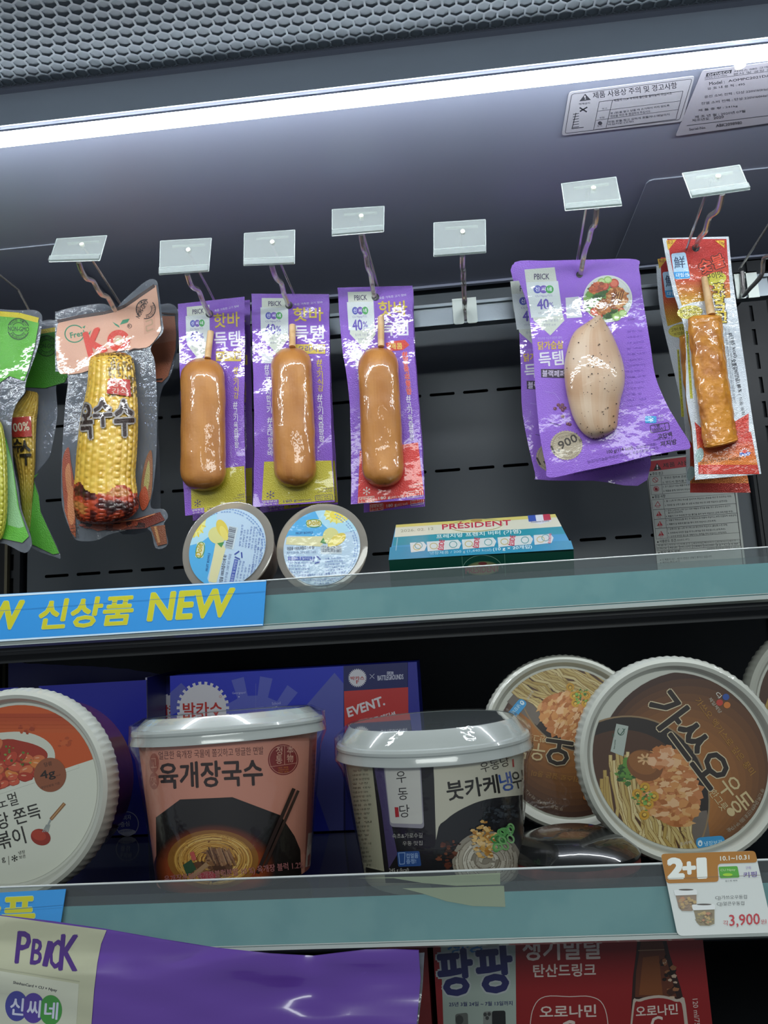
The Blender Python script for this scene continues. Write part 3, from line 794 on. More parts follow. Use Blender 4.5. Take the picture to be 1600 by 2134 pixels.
# ------------------------------------------------------------------ hooks with price tags
HOOKGROUP = 'display hooks on the steel bar'
def hook(label, tagpx, wire, flag, base, Y0=0.715, tilt=0.0, yhang=0.80, dot=True):
    """tagpx: four pixel corners; wire: pixel track of the wavy prong from under the tag to the hole; flag: start of the tag arm"""
    bp = at(*base, BAR_Y - .004)
    t = thing('display_hook', label, 'hook', bp, HOOKGROUP); o = t.location.copy()
    # base plate: two lobes either side of the prong
    zc = (zt + zb) / 2
    mb = MB(); x = bp.x
    for s_ in (-1, 1):
        q = rounded([(x + s_ * .0016, zt + .002), (x + s_ * .0135, zt + .002), (x + s_ * .0135, zb - .002), (x + s_ * .0016, zb - .002)], .003)
        f_ = [(a_, BAR_Y - .0058, b_) for a_, b_ in q]; k_ = [(a_, BAR_Y - .0042, b_) for a_, b_ in q]
        mb.poly(f_); mb.poly(k_)
        for i in range(len(f_)): mb.poly([f_[i], f_[(i + 1) % len(f_)], k_[(i + 1) % len(f_)], k_[i]])
    mb.box((x - .0135, BAR_Y - .006, zt + .0005), (x + .0135, BAR_Y + .012, zt + .002))
    mb.build('base_plate', M_PLATE, t, o)
    # prong
    n = len(wire); P = []
    for i, w in enumerate(wire):
        f = i / (n - 1); P.append(at(w[0], w[1], lerp(Y0 + .004, yhang, f)))
    last = P[-1]
    P.append(V((lerp(last.x, bp.x, .6), lerp(last.y, BAR_Y, .6), lerp(last.z, zc + .004, .6))))
    P.append(V((bp.x, BAR_Y - .004, zc + .004))); P.append(V((bp.x, BAR_Y - .004, zb + .002)))
    Q = []
    for i in range(len(P) - 1):
        for k in range(5):
            Q.append(V(crom([tuple(p) for p in P], (i + k / 5) / (len(P) - 1))))
    Q.append(P[-1])
    mb = MB(); mb.tube(Q, 0.0026, 10); mb.build('prong', M_CHROME, t, o, True)
    # arm that carries the tag
    TL, TR, BR, BL = tagpx
    c = [at(*TL, Y0), at(*TR, Y0), at(*BR, Y0 - tilt), at(*BL, Y0 - tilt)]
    mid = (c[0] + c[1]) / 2 + V((0, .004, -.008))
    mb = MB(); mb.tube([V((bp.x, BAR_Y - .004, zt + .001)), V((lerp(bp.x, mid.x, .5), lerp(BAR_Y, mid.y, .5), lerp(zt, mid.z, .5) + .001)), mid], 0.0013, 8); mb.build('tag_arm', M_CHROME, t, o, True)
    # tag: plate, rolled hinge, lip, dot
    nrm = (c[1] - c[0]).cross(c[3] - c[0]).normalized()
    if nrm.y > 0: nrm = -nrm
    lipd = (c[3] - c[0]).normalized()
    mb = MB(); mb.hexa([p for p in c] + [p - nrm * .0012 for p in c])
    mb.hexa([c[3] - lipd * .006 + nrm * .002, c[2] - lipd * .006 + nrm * .002, c[2] + nrm * .002, c[3] + nrm * .002, c[3] - lipd * .006 + nrm * .0012, c[2] - lipd * .006 + nrm * .0012, c[2], c[3]])
    plate = mb.build('tag_plate', M_TAG, t, o)
    mb = MB()
    e = [c[0], c[1], c[2], c[3]]
    for i in range(4):
        p, q = e[i], e[(i + 1) % 4]; mb.tube([p - nrm * .0006, q - nrm * .0006], 0.0005, 6)
    mb.tube([c[3] - lipd * .006 + nrm * .0016, c[2] - lipd * .006 + nrm * .0016], .0004, 6)
    mb.build('tag_rim', M_TAGEDGE, plate, o)
    A_, B_ = c[0] + lipd * .005 - nrm * .003, c[1] + lipd * .005 - nrm * .003
    rollr = []
    mb = MB(); mb.tube([lerp(A_, B_, .22), lerp(A_, B_, .86)], 0.0013, 10); mb.build('hinge_highlight', mat('cream_pin', '#dfe2d2', .35), t, o, True)  # pale bar paints in the highlight along the rolled hinge
    mb = MB(); p = lerp(c[0], c[1], .56) + lipd * .0115; mb.tube([p - nrm * .0035, p + nrm * .0012], 0.0022, 12); mb.build('stud', MATS['cream_pin'], t, o, True)
    return t
hook('display_hook', ((118, 497), (222, 490), (207, 542), (102, 545)), [(164, 546), (171, 566), (180, 580), (194, 586), (203, 602), (212, 614), (224, 619), (233, 634), (241, 648)], None, (285, 705), tilt=.012)
hook('display_hook', ((334, 502), (440, 496), (434, 565), (332, 572)), [(390, 571), (397, 592), (404, 600), (414, 606), (422, 626), (430, 642), (438, 656)], None, (470, 697), tilt=.002)
hook('display_hook', ((509, 486), (614, 479), (613, 549), (508, 553)), [(566, 553), (572, 572), (578, 583), (586, 590), (591, 610), (597, 624), (602, 637)], None, (632, 683), tilt=.002)
hook('display_hook', ((692, 436), (800, 429), (799, 482), (692, 491)), [(752, 489), (757, 518), (762, 530), (766, 556), (772, 570), (775, 590), (781, 620)], None, (800, 668), tilt=.010)
hook('display_hook', ((904, 464), (1011, 457), (1012, 526), (904, 534)), [(963, 533), (963, 556), (965, 562), (965, 582), (966, 590), (967, 612), (968, 630)], None, (969, 655), tilt=.002)
hook('display_hook', ((1170, 382), (1283, 368), (1295, 428), (1178, 438)), [(1243, 434), (1240, 466), (1232, 478), (1227, 500), (1222, 512), (1216, 535), (1209, 572)], None, (1196, 630), Y0=.69, tilt=.012)
hook('display_hook', ((1422, 360), (1541, 343), (1562, 394), (1441, 411)), [(1505, 403), (1496, 437), (1478, 452), (1470, 480), (1462, 490), (1454, 502), (1449, 516)], None, (1412, 612), Y0=.66, tilt=.012)
hlabels = ['tag hook that carries the roasted corn pouch', 'tag hook that carries the leftmost purple sausage pack', 'tag hook that carries the middle purple sausage pack', 'tag hook that carries the red panelled sausage pack',
           'empty tag hook with nothing hanging on it, bare bar behind', 'tag hook that carries the purple chicken breast packs', 'tag hook that carries the red fish cake skewer packs']
for o_, l_ in zip([o for o in COL.objects if o.name.startswith('display_hook')], hlabels): o_['label'] = l_
# hook cut by the right edge of the picture: bare bent wire
bp = at(1552, 592, BAR_Y - .004)
t = thing('display_hook', 'bare bent chrome hook at the right end of the bar, without tag', 'hook', bp, HOOKGROUP)
mb = MB()
for xa_, xb_ in ((-.011, -.0015), (.0015, .013)): mb.box((bp.x + xa_, BAR_Y - .006, zb - .002), (bp.x + xb_, BAR_Y - .0042, zt + .002))
mb.box((bp.x - .011, BAR_Y - .006, zt + .0005), (bp.x + .013, BAR_Y + .012, zt + .002)); mb.build('base_plate', M_PLATE, t, t.location)
mb = MB(); Q = [at(1546, 566, BAR_Y - .008), at(1548, 600, BAR_Y - .008), at(1548, 616, .868), at(1560, 604, .85), at(1586, 574, .815), at(1590, 545, .80), at(1598, 535, .79), at(1640, 528, .76)]
Qs = []
for i in range(len(Q) - 1):
    for k in range(5): Qs.append(V(crom([tuple(p) for p in Q], (i + k / 5) / (len(Q) - 1))))
mb.tube(Qs, .0023, 10); mb.build('prong', M_CHROME, t, t.location, True)
mb = MB(); mb.tube([at(1540, 562, BAR_Y - .006), at(1600, 470, .78), at(1660, 378, .68)], .0013, 8); mb.build('tag_arm', M_CHROME, t, t.location, True)
# hook cut by the left edge
bp = at(92, 712, BAR_Y - .004)
t = thing('display_hook', 'hook that carries the green corn pouches, its wire cut by the left edge', 'hook', bp, HOOKGROUP)
mb = MB()
for xa_, xb_ in ((-.0135, -.0015), (.0015, .0135)): mb.box((bp.x + xa_, BAR_Y - .006, zb - .002), (bp.x + xb_, BAR_Y - .0042, zt + .002))
mb.box((bp.x - .0135, BAR_Y - .006, zt + .0005), (bp.x + .0135, BAR_Y + .012, zt + .002)); mb.build('base_plate', M_PLATE, t, t.location)
mb = MB(); mb.tube([V((bp.x, BAR_Y - .004, zt + .001)), at(38, 604, .82), at(0, 574, .78), at(-80, 520, .72)], .0013, 8); mb.build('tag_arm', M_CHROME, t, t.location, True)
mb = MB(); mb.tube([V((bp.x, BAR_Y - .004, (zt + zb) / 2)), at(30, 660, .84), at(-30, 640, .80), at(-100, 590, .72)], .0023, 8); mb.build('prong', M_CHROME, t, t.location, True)
# ------------------------------------------------------------------ hanging packs
PACKGROUP = 'food packs hanging on the hooks'
class OnBody:
    """print on the front of a rounded solid made by body() with the same sections"""
    def __init__(s, surf, secs, ratio, lift, axis): s.s = surf; s.secs = secs; s.ratio = ratio; s.lift = lift; s.axis = axis
    def at(s, px, py, off=0.0):
        lo, hi = 0.0, 1.0
        mid = lambda t: (crom(s.secs, t)[1] + crom(s.secs, t)[3]) / 2
        for _ in range(22):
            m = (lo + hi) / 2
            if mid(m) < py: lo = m
            else: hi = m
        lx, ly, rx, ry = crom(s.secs, (lo + hi) / 2)
        f = max(-0.995, min(0.995, 2 * (px - lx) / max(rx - lx, 1e-3) - 1))
        Lp, Rp = s.s.at(lx, ly), s.s.at(rx, ry); h = (Rp - Lp) / 2; th = h.length * s.ratio
        n = view_n(s.s, s.secs)
        return (Lp + Rp) / 2 + h * f + n * (s.lift * th + th * math.sqrt(1 - f * f) + off)
def view_n(surf, secs):
    lx, ly, rx, ry = crom(secs, .5)
    v = (CAM - surf.at((lx + rx) / 2, (ly + ry) / 2)).normalized()
    return v
_body = body
def body(mb, surf, secs, ratio=0.75, lift=0.5, **k):
    class S: pass
    s = S(); s.at = surf.at; s.n = view_n(surf, secs)
    _body(mb, s, secs, ratio, lift, **k)
def conv(view, secs): return [(view[0] + a / view[2], view[1] + b / view[2], view[0] + c / view[2], view[1] + d / view[2]) for a, b, c, d in secs]
def cpx(view, pts): return [(view[0] + x / view[2], view[1] + y / view[2]) for x, y in pts]

C3 = (0, 460, 2.965); C4 = (300, 460, 2.6667); C5 = (1040, 340, 2.857)
PUR = '#7c4db4'; GOLD = '#c6ad3e'; WHT = '#d6d3dc'; YEL = '#b5a92a'
def snow(a, cx, cy, r, col, w=3, lay=2):
    for k in range(6):
        t = PI / 3 * k + PI / 6; ex, ey = cx + r * math.cos(t), cy + r * math.sin(t)
        a.line([(cx, cy), (ex, ey)], w, col, lay)
        for d in (-.6, .6):
            a.line([(cx + r * .6 * math.cos(t), cy + r * .6 * math.sin(t)), (cx + r * .6 * math.cos(t) + r * .35 * math.cos(t + d), cy + r * .6 * math.sin(t) + r * .35 * math.sin(t + d))], w, col, lay)
def bubbles(a, x, y, r, sp, lay=3):
    for i, (c, ch) in enumerate((('#4f57a8', '신'), ('#6b52ab', '씨'), ('#3f9a4c', '네'))):
        a.ell(x + i * sp, y, r, r, c, lay + i * .35); a.text(ch, x + i * sp - r * .5, y + r * .5, x + i * sp + r * .5, y + r * .5 - r * .05, r * 1.0, '#e4e4ee', lay + 1.2, .03)
def coupon(a, x, y, w, h, lay=1):
    k = w / 150
    a.poly([(x, y), (x + w, y + h * .0), (x + w * .98, y + h * .64), (x + w * 1.02, y + h * .70), (x + w * .55, y + h), (x - w * .02, y + h * .70), (x + w * .0, y + h * .64)], '#c3c8bb', lay)
    a.rect(x - 8 * k, y + h * .2, x + w, y + h * .64, '#ccd3d2', lay + .5)
    a.text('PBICK', x + 38 * k, y + 52 * k, x + 112 * k, y + 50 * k, 29 * k, '#3c3450', lay + 1, .05)
    bubbles(a, x + 38 * k, y + 102 * k, 18 * k, 30 * k, lay + 1)
    a.text('CU Npay카드', x + 20 * k, y + 138 * k, x + 108 * k, y + 136 * k, 14 * k, '#6a5fa0', lay + 1)
    a.text('40', x + 18 * k, y + 192 * k, x + 76 * k, y + 190 * k, 48 * k, '#5b4aa6', lay + 1, .06); a.text('%', x + 80 * k, y + 178 * k, x + 108 * k, y + 177 * k, 26 * k, '#5b4aa6', lay + 1, .04)
    a.text('할인', x + 82 * k, y + 195 * k, x + 106 * k, y + 194 * k, 13 * k, '#5b4aa6', lay + 1); a.text('쓸수록 기분 좋은', x + 28 * k, y + h * .74, x + 122 * k, y + h * .735, 13 * k, '#82839a', lay + 1)
    a.text('현명한 소비', x + 44 * k, y + h * .81, x + 108 * k, y + h * .805, 12 * k, '#82839a', lay + 1)
def hotbar_art(a, spicy):
    panel = '#c8322b' if spicy else YEL; ink = '#e2d6d0' if spicy else '#54426a'
    coupon(a, 658, 445, 150, 297)
    a.text('육즙 가득한 고기 핫바', 842, 494, 1004, 478, 14, WHT, 1)
    a.text('핫바', 836, 574, 1006, 572, 70, GOLD, 1, .05); a.text('득템', 838, 662, 1008, 660, 68, WHT, 1, .05)
    if spicy:
        a.poly([(868, 700), (905, 690), (985, 682), (1012, 710), (970, 738), (880, 745)], '#c63a2b', 1); a.text('매콤', 896, 734, 968, 732, 34, '#d9c25a', 2, .04)
    else:
        a.rect(846, 686, 1016, 738, GOLD, 1); a.text('오리지널', 862, 730, 1006, 727, 36, '#5e3f86', 2, .03)
    a.rect(652, 738, 716, 790, '#c9cad0', 1, 5)
    a.stack('#무지막지한크기', 678, 796, 688, 1064, 27, WHT, 1, .02); a.stack('#초대왕핫바', 690, 1082, 692, 1296, 30, WHT, 1, .02)
    if spicy: a.stack('#청양홍고추불조합', 978, 748, 986, 1000, 32, '#d8382c', 1, .05, edge='#e0b0ae')
    else: a.stack('#고기식감', 980, 768, 985, 944, 32, GOLD, 1, .03)
    a.stack('#고기육즙팡팡', 978, 958 + (45 if spicy else 0), 984, 1216 + (40 if spicy else 0), 30, WHT, 1, .02)
    a.poly([(657, 1322), (1034, 1318), (1040, 1558), (646, 1570)] if not spicy else [(655, 1296), (1020, 1266), (1036, 1540), (640, 1574)], panel, 1)
    snow(a, 694, 1493, 24, ink)
    a.rect(645, 1526, 738, 1572, PUR if not spicy else panel, 2)
    if spicy: a.line([(646, 1527), (738, 1526), (738, 1571), (646, 1573)], 2.5, ink, 3, True)
    a.text('냉장보관', 652, 1547, 732, 1545, 17, '#d8d2c0', 3, .03); a.text('-2~10 ℃', 652, 1568, 734, 1566, 15, '#d8d2c0', 3, .03)
    a.text('180 g', 766, 1561, 836, 1556, 27, ink, 2, .03); a.text('(484 kcal)' if not spicy else '(432 kcal)', 840, 1557, 916, 1551, 20, ink, 2)
    a.line(rounded([(936, 1514), (1028, 1508), (1030, 1553), (938, 1560)], 8), 3, ink, 2, True)
    a.text('700w 40초', 944, 1532, 1010, 1528, 13, ink, 2); a.text('1000w 30초', 944, 1550, 1010, 1547, 13, ink, 2); a.line([(1016, 1516), (1017, 1550)], 2.5, ink, 2)
    a.text('식품유형', 980, 1478, 1030, 1476, 11, ink, 2); a.text('소시지(살균제품)', 950, 1496, 1032, 1493, 11, ink, 2)
def pack_frame(left, right, u0=600, u1=1040, v0=406, v1=1578):
    """maps the flat artwork of a pack to where its two wavy edges put it"""
    def fn(x, y):
        t = max(-0.02, min(1.02, (y - v0) / (v1 - v0))); u = (x - u0) / (u1 - u0)
        a = crom(left, min(max(t, 0), 1)); b = crom(right, min(max(t, 0), 1))
        return (a[0] + (b[0] - a[0]) * u, a[1] + (b[1] - a[1]) * u)
    return fn
def hole(mb, surf, px, py, r):
    mb.poly([surf.at(px + r * math.cos(k * PI / 8), py + r * math.sin(k * PI / 8), .0004) for k in range(16)], hexc('#1b1d22'))
def zigzag(P, n, amp):
    """slightly uneven cut edge"""
    out = []; 
    for i in range(n + 1):
        x, y = crom(P, i / n); out.append((x + amp * math.sin(i * 2.3), y))
    return out
def saus_col(seed):
    def f(t, a):                          # browned skin: darker, speckled at the lower end
        p = V((t * 16, math.cos(a) * 4, seed + math.sin(a) * 4)); k = .5 + .9 * noise.noise(p * .5)
        c = mixc('#bd8140', '#a86c30', max(0, min(1, k)))
        e = max(0, min(1, (t - .72) / .25)) * (.55 + .9 * max(0, noise.noise(p * 1.6)))
        return mixc(c, '#6f3f18', max(0, min(.85, e)))
    return f
def hotbar(label, left, right, saus, stick, spicy, Y, seed, tint=PUR, holepx=None):
    lw = zigzag(left, 16, 1.2); rw = zigzag(right, 16, 1.2)
    surf = Plane(at(600, 840, Y), facing(0, 0), ripple(seed, 0.0035))
    o = surf.at(*cpx(C4, [left[0]])[0])
    t = thing('sausage_pack', label, 'food pack', surf.at(*cpx(C4, [((left[-1][0] + right[-1][0]) / 2, left[-1][1])])[0]), PACKGROUP)
    mb = MB(); sheet(mb, cpx(C4, lw + rw[::-1]), surf, PUR, 12)
    a = Art(C4, pack_frame(left, right)); hotbar_art(a, spicy); a.emit(mb, surf, .0002, .00008, 22)
    if holepx: hole(mb, surf, *cpx(C4, [holepx])[0], 8)
    mb.build('printed_film', P_FILM, t, t.location, True, 1e-6)
    if saus:
        secs = conv(C4, capsule(*saus)); mb = MB()
        rnd = random.Random(seed)
        dsp = lambda t_, a_, r: 0.0010 * noise.noise(V((t_ * 7, math.cos(a_) * 1.4, seed + math.sin(a_) * 1.4))) + 0.0004 * noise.noise(V((t_ * 22, math.cos(a_) * 5, seed + math.sin(a_) * 5)))
        body(mb, surf, secs, 0.80, 0.30, nl=70, nc=44, disp=dsp, col=saus_col(seed)); mb.build('sausage', M_SAUS, t, t.location, True, 1e-6, 80)
        x0, y0, x1, y1 = stick
        q = cpx(C4, [(x0, y0), (x1, y1)]); p = [surf.at(*q[0], .004), surf.at(*q[1], .009)]
        mb = MB(); mb.tube([p[0], lerp(p[0], p[1], .5), p[1]], .0034, 14); mb.build('stick', M_WOOD, t, t.location, True)
    return t
L2 = [(597, 405), (602, 700), (610, 1000), (612, 1300), (605, 1592)]; R2 = [(1028, 408), (1030, 700), (1036, 1000), (1046, 1300), (1060, 1562)]
L1 = [(188, 462), (196, 740), (205, 1040), (212, 1360), (230, 1640)]; R1 = [(558, 422), (560, 740), (556, 1040), (562, 1330), (567, 1596)]
L3 = [(1075, 372), (1098, 680), (1138, 960), (1150, 1270), (1150, 1576)]; R3 = [(1491, 361), (1500, 680), (1520, 960), (1542, 1250), (1560, 1546)]
hotbar('purple sausage pack hanging second from the corn pouch behind the middle one', [(640, 430), (660, 700), (670, 1000), (672, 1300), (640, 1625)], [(1030, 440), (1034, 700), (1046, 1000), (1064, 1300), (1078, 1575)], (860, 740, 880, 1480, 230), (855, 620, 858, 745), False, .835, 31)
hotbar('purple sausage pack behind the leftmost one, only its right edge in view', [(225, 470), (240, 760), (260, 1060), (262, 1360), (272, 1668)], [(588, 440), (594, 760), (600, 1060), (606, 1340), (600, 1612)], (370, 790, 375, 1500, 240), (372, 650, 372, 795), False, .835, 32)
hotbar('red panelled purple sausage pack behind the front one, its lower edge showing below', [(1120, 392), (1150, 690), (1190, 980), (1212, 1290), (1222, 1622)], [(1496, 380), (1506, 690), (1526, 970), (1550, 1270), (1562, 1588)], (1330, 740, 1380, 1480, 220), (1330, 620, 1330, 745), True, .835, 33)
hotbar('leftmost purple sausage pack in front, yellow bottom panel, next to the corn pouch', L1, R1, (325, 762, 332, 1502, 240, 2.15, 258), (377, 625, 368, 780), False, .80, 21, holepx=(364, 518))
hotbar('middle purple sausage pack in front with the yellow bottom panel', L2, R2, (815, 704, 842, 1482, 226, 2.15, 238), (829, 590, 834, 718), False, .80, 22, holepx=(806, 470))
hotbar('front purple sausage pack with the bright red bottom panel', L3, R3, (1296, 703, 1334, 1480, 222, 2.15, 232), (1318, 545, 1322, 716), True, .80, 23, holepx=(1286, 425))
labels_ = {'purple sausage pack hanging second from the corn pouch behind the middle one': 'purple sausage pack tucked behind the middle yellow panelled one'}
for o_ in list(COL.objects):
    if o_.get('label') in labels_: o_['label'] = labels_[o_['label']]

# ---- chicken breast packs
def plate_art(a, cx, cy, rx, ry, lay):
    a.ell(cx, cy, rx, ry, '#c9cdc6', lay, n=48); a.ring(cx, cy, rx * .93, ry * .93, 3, '#b4b8b2', lay + .3)
    a.flake(cx - rx * .1, cy + ry * .1, rx * .78, ry * .78, 120, rx * .2, ['#4f7a34', '#6b9a48', '#3d5f2a', '#88ac5e', '#2f4d26'], lay + .5, 5)
    for x, y, r in ((-.55, .55, .17), (-.35, .75, .14), (.25, -.65, .2), (-.15, -.55, .2), (.55, .5, .13)):
        a.ell(cx + rx * x, cy + ry * y, rx * r, ry * r, '#b5412e', lay + 5); a.ell(cx + rx * x * 1.02, cy + ry * y, rx * r * .7, ry * r * .7, '#cf6a4c', lay + 5.3)
    for x, y in ((-.25, -.72), (.0, -.8), (.6, .62), (.35, .8)): a.ell(cx + rx * x, cy + ry * y, rx * .17, ry * .15, '#8db05f', lay + 5.6); a.ell(cx + rx * x, cy + ry * y, rx * .12, ry * .1, '#b6cf8c', lay + 5.8)
    a.flake(cx - rx * .45, cy - ry * .45, rx * .35, ry * .2, 30, rx * .14, ['#b8552f', '#cf7a45', '#8e3f22'], lay + 5, 7, -20)
    a.flake(cx + rx * .35, cy - ry * .02, rx * .42, ry * .48, 70, rx * .13, ['#b06a34', '#c98a4a', '#955225', '#d6a163'], lay + 7, 9, 20)
    a.flake(cx - rx * .18, cy + ry * .35, rx * .32, ry * .3, 46, rx * .12, ['#b4703a', '#c88a52', '#9a5a2c'], lay + 10, 11, -25)
    for k in range(5): a.line([(cx + rx * (.1 + .1 * k), cy + ry * .25), (cx + rx * (.28 + .09 * k), cy - ry * .3)], 5, '#5b2f18', lay + 14)
    for k in range(3): a.line([(cx - rx * (.4 - .14 * k), cy + ry * .5), (cx - rx * (.2 - .14 * k), cy + ry * .2)], 4, '#5b2f18', lay + 14)
CP = '#8a5cc4'
def chicken_art(a):
    a.poly([(150, 634), (330, 620), (366, 860), (388, 938), (304, 1026), (205, 938), (170, 800)], '#bfc5b9', 1)
    a.poly([(160, 710), (350, 702), (378, 908), (190, 922)], '#c8d0cf', 1.5)
    a.text('PBICK', 208, 694, 298, 692, 34, '#3c3450', 2, .05); bubbles(a, 228, 752, 24, 36, 2)
    a.text('CU Npay카드', 216, 802, 318, 798, 18, '#6a5fa0', 2); a.text('40', 228, 872, 296, 868, 60, '#5b4aa6', 2, .06); a.text('%', 298, 856, 322, 855, 26, '#5b4aa6', 2, .04)
    a.text('쓸수록 기분 좋은', 244, 948, 352, 944, 17, '#82839a', 2); a.text('현명한 소비', 264, 972, 336, 970, 15, '#82839a', 2); a.text('신한카드 이용시 할인', 232, 900, 330, 896, 12, '#82839a', 2)
    a.poly([(394, 802), (472, 795), (494, 918), (402, 924)], '#c6c9cf', 1)
    a.text('부드러운 식감의 깔끔한 풍미', 230, 1052, 372, 1046, 15, '#b9a3dc', 1)
    a.text('닭가슴살', 232, 1112, 382, 1104, 48, '#c8a838', 2, .05); a.text('득템', 240, 1212, 384, 1200, 84, WHT, 2, .05)
    a.poly([(248, 1226), (392, 1226), (392, 1280), (250, 1276)], '#33263c', 2); a.text('블랙페퍼', 256, 1272, 390, 1274, 40, '#c9bdd6', 3, .02)
    plate_art(a, 646, 808, 146, 140, 2)
    a.text('조리예', 764, 940, 804, 935, 12, '#5d3f8c', 2)
    a.lines(14, 760, 1010, 880, 1000, 34, 12, '#7047ab', 1, 4)
    for x, y in ((352, 1440), (366, 1455), (376, 1440), (332, 1462), (378, 1470), (390, 1458), (378, 1508), (420, 1556), (408, 1552)): a.ell(x, y, 11, 10, '#5b2740', 2); a.ell(x - 3, y - 3, 4, 4, '#8a4a5e', 2.5)
    a.line([(300, 1545), (330, 1552), (366, 1562)], 3, '#4a3a63', 2); a.line([(270, 1360), (330, 1370), (360, 1410)], 2, '#a78bd6', 2)
    rr = 98
    a.poly([(400 + (rr if k % 2 else rr - 6) * math.cos(k * PI / 36), 1680 + (rr - 8 if k % 2 else rr - 14) * math.sin(k * PI / 36)) for k in range(72)], '#a79a83', 2)
    a.ring(400, 1680, 84, 76, 4, '#8d8068', 3); a.text('1,900', 330, 1735, 474, 1660, 56, '#3a332c', 3, .05); a.text('원', 478, 1662, 494, 1655, 18, '#3a332c', 3, .04)
    a.text('맛있는 한끼의 가격', 352, 1644, 466, 1618, 14, '#5a4f40', 3); a.text('CU 단독', 384, 1742, 438, 1730, 16, '#5a4f40', 3)
    a.rect(868, 1506, 936, 1548, '#3f9ad2', 2, 8); snow(a, 902, 1527, 16, '#d8ecf6', 3, 3)
    a.text('냉장', 944, 1516, 978, 1510, 16, '#d7cdea', 2); a.text('보관', 946, 1540, 980, 1534, 16, '#d7cdea', 2)
    ik = '#33243f'
    a.line(rounded([(898, 1562), (1008, 1545), (1014, 1586), (904, 1606)], 8), 4, ik, 2, True); a.line([(984, 1552), (990, 1592)], 3, ik, 2)
    a.text('1분', 928, 1576, 958, 1570, 16, ik, 2, .04); a.text('1000W', 914, 1598, 980, 1588, 17, ik, 2, .03)
    a.text('고단백', 946, 1642, 1030, 1626, 28, ik, 2, .05); a.text('저지방', 962, 1690, 1058, 1672, 32, ik, 2, .05); a.text('단백질 함량 23 g', 920, 1656, 1030, 1640, 12, ik, 2)
    a.text('100 g(114 kcal)', 644, 1736, 798, 1708, 26, ik, 2, .015); a.text('| 햄(비살균제품)', 806, 1706, 938, 1682, 20, '#5d3f8c', 2)
    a.text('닭고기(가슴살/국내산) 95.18 %, 흑후추분말 0.29 %', 530, 1792, 950, 1706, 22, '#5d3f8c', 2)
def chicken(label, outline, Y, seed, shift, secs):
    surf = Plane(at(1250, 780, Y), facing(0, 0), ripple(seed, .003, .008, .005))
    t = thing('chicken_breast_pack', label, 'food pack', surf.at(*cpx(C5, [(600, 1830)])[0]), PACKGROUP)
    mb = MB(); sheet(mb, smooth_outline(cpx(C5, outline), 4), surf, CP, 12)
    a = Art(C5, lambda x, y: (x + shift[0] + (y - 600) * shift[2], y + shift[1])); chicken_art(a)
    a.clip = None; a.emit(mb, surf, .0002, .00005, 22)
    if seed < 50: hole(mb, surf, *cpx(C5, [(478, 664)])[0], 7)
    mb.build('printed_film', P_FILM, t, t.location, True, 1e-6)
    if secs:
        S = conv(C5, secs); mb = MB()
        dsp = lambda t_, a_, r: .0016 * noise.noise(V((t_ * 4, math.cos(a_) * 1.5, seed)))
        base = hexc('#cbb196')
        body(mb, surf, S, .62, .25, nl=70, nc=44, disp=dsp, col=lambda t_, a_: mixc('#cdb59b', '#b99472', max(0, min(1, .5 + 1.1 * noise.noise(V((t_ * 5, math.cos(a_) * 2, seed)))))))
        mb.build('chicken_breast', M_CHICK, t, t.location, True, 1e-6, 80)
        sf = OnBody(surf, S, .62, .25, 1); a = Art(C5); rnd = random.Random(3)
        for i in range(95):
            tt = rnd.uniform(.06, .96); c = crom(secs, tt); f = rnd.choice([rnd.gauss(.78, .12), rnd.gauss(.22, .22), rnd.uniform(.1, .95)]); f = max(.06, min(.96, f))
            x, y = c[0] + (c[2] - c[0]) * f, c[1] + (c[3] - c[1]) * f; r = rnd.uniform(2.2, 5.5)
            a.poly([(x + r * rnd.uniform(.6, 1.2) * math.cos(k), y + r * .8 * math.sin(k)) for k in range(6)], rnd.choice(['#2b211b', '#3b2c22', '#4d3a2c']), 0)
        mb = MB(); a.emit(mb, sf, .0009, 0)
        mb.build('pepper_specks', P_PAPER, t, t.location)
    return t
chk = [(585, 906, 602, 904), (520, 950, 630, 948), (445, 1010, 668, 1010), (402, 1120, 714, 1118), (384, 1220, 743, 1220), (393, 1320, 747, 1318), (418, 1420, 723, 1420), (446, 1520, 706, 1516), (484, 1592, 690, 1584), (530, 1632, 625, 1628), (566, 1643, 584, 1642)]
chicken('purple chicken breast pack behind the front one, its left edge showing', [(78, 606), (300, 592), (500, 585), (800, 590), (850, 800), (868, 1100), (874, 1400), (882, 1886), (560, 1890), (240, 1884), (212, 1840), (140, 1500), (128, 1200), (108, 800)], .838, 61, (-85, 70, 0), [(a - 60, b + 60, c - 60, d + 60) for a, b, c, d in chk])
chicken('front purple chicken breast pack with the salad plate picture', [(92, 590), (300, 580), (560, 574), (815, 573), (832, 640), (862, 850), (900, 1080), (930, 1270), (1000, 1440), (1070, 1560), (1140, 1688), (1050, 1712), (860, 1750), (700, 1790), (500, 1832), (300, 1872), (278, 1800), (242, 1620), (215, 1330), (200, 1100), (168, 850), (118, 700)], .80, 41, (0, 0, 0), chk)

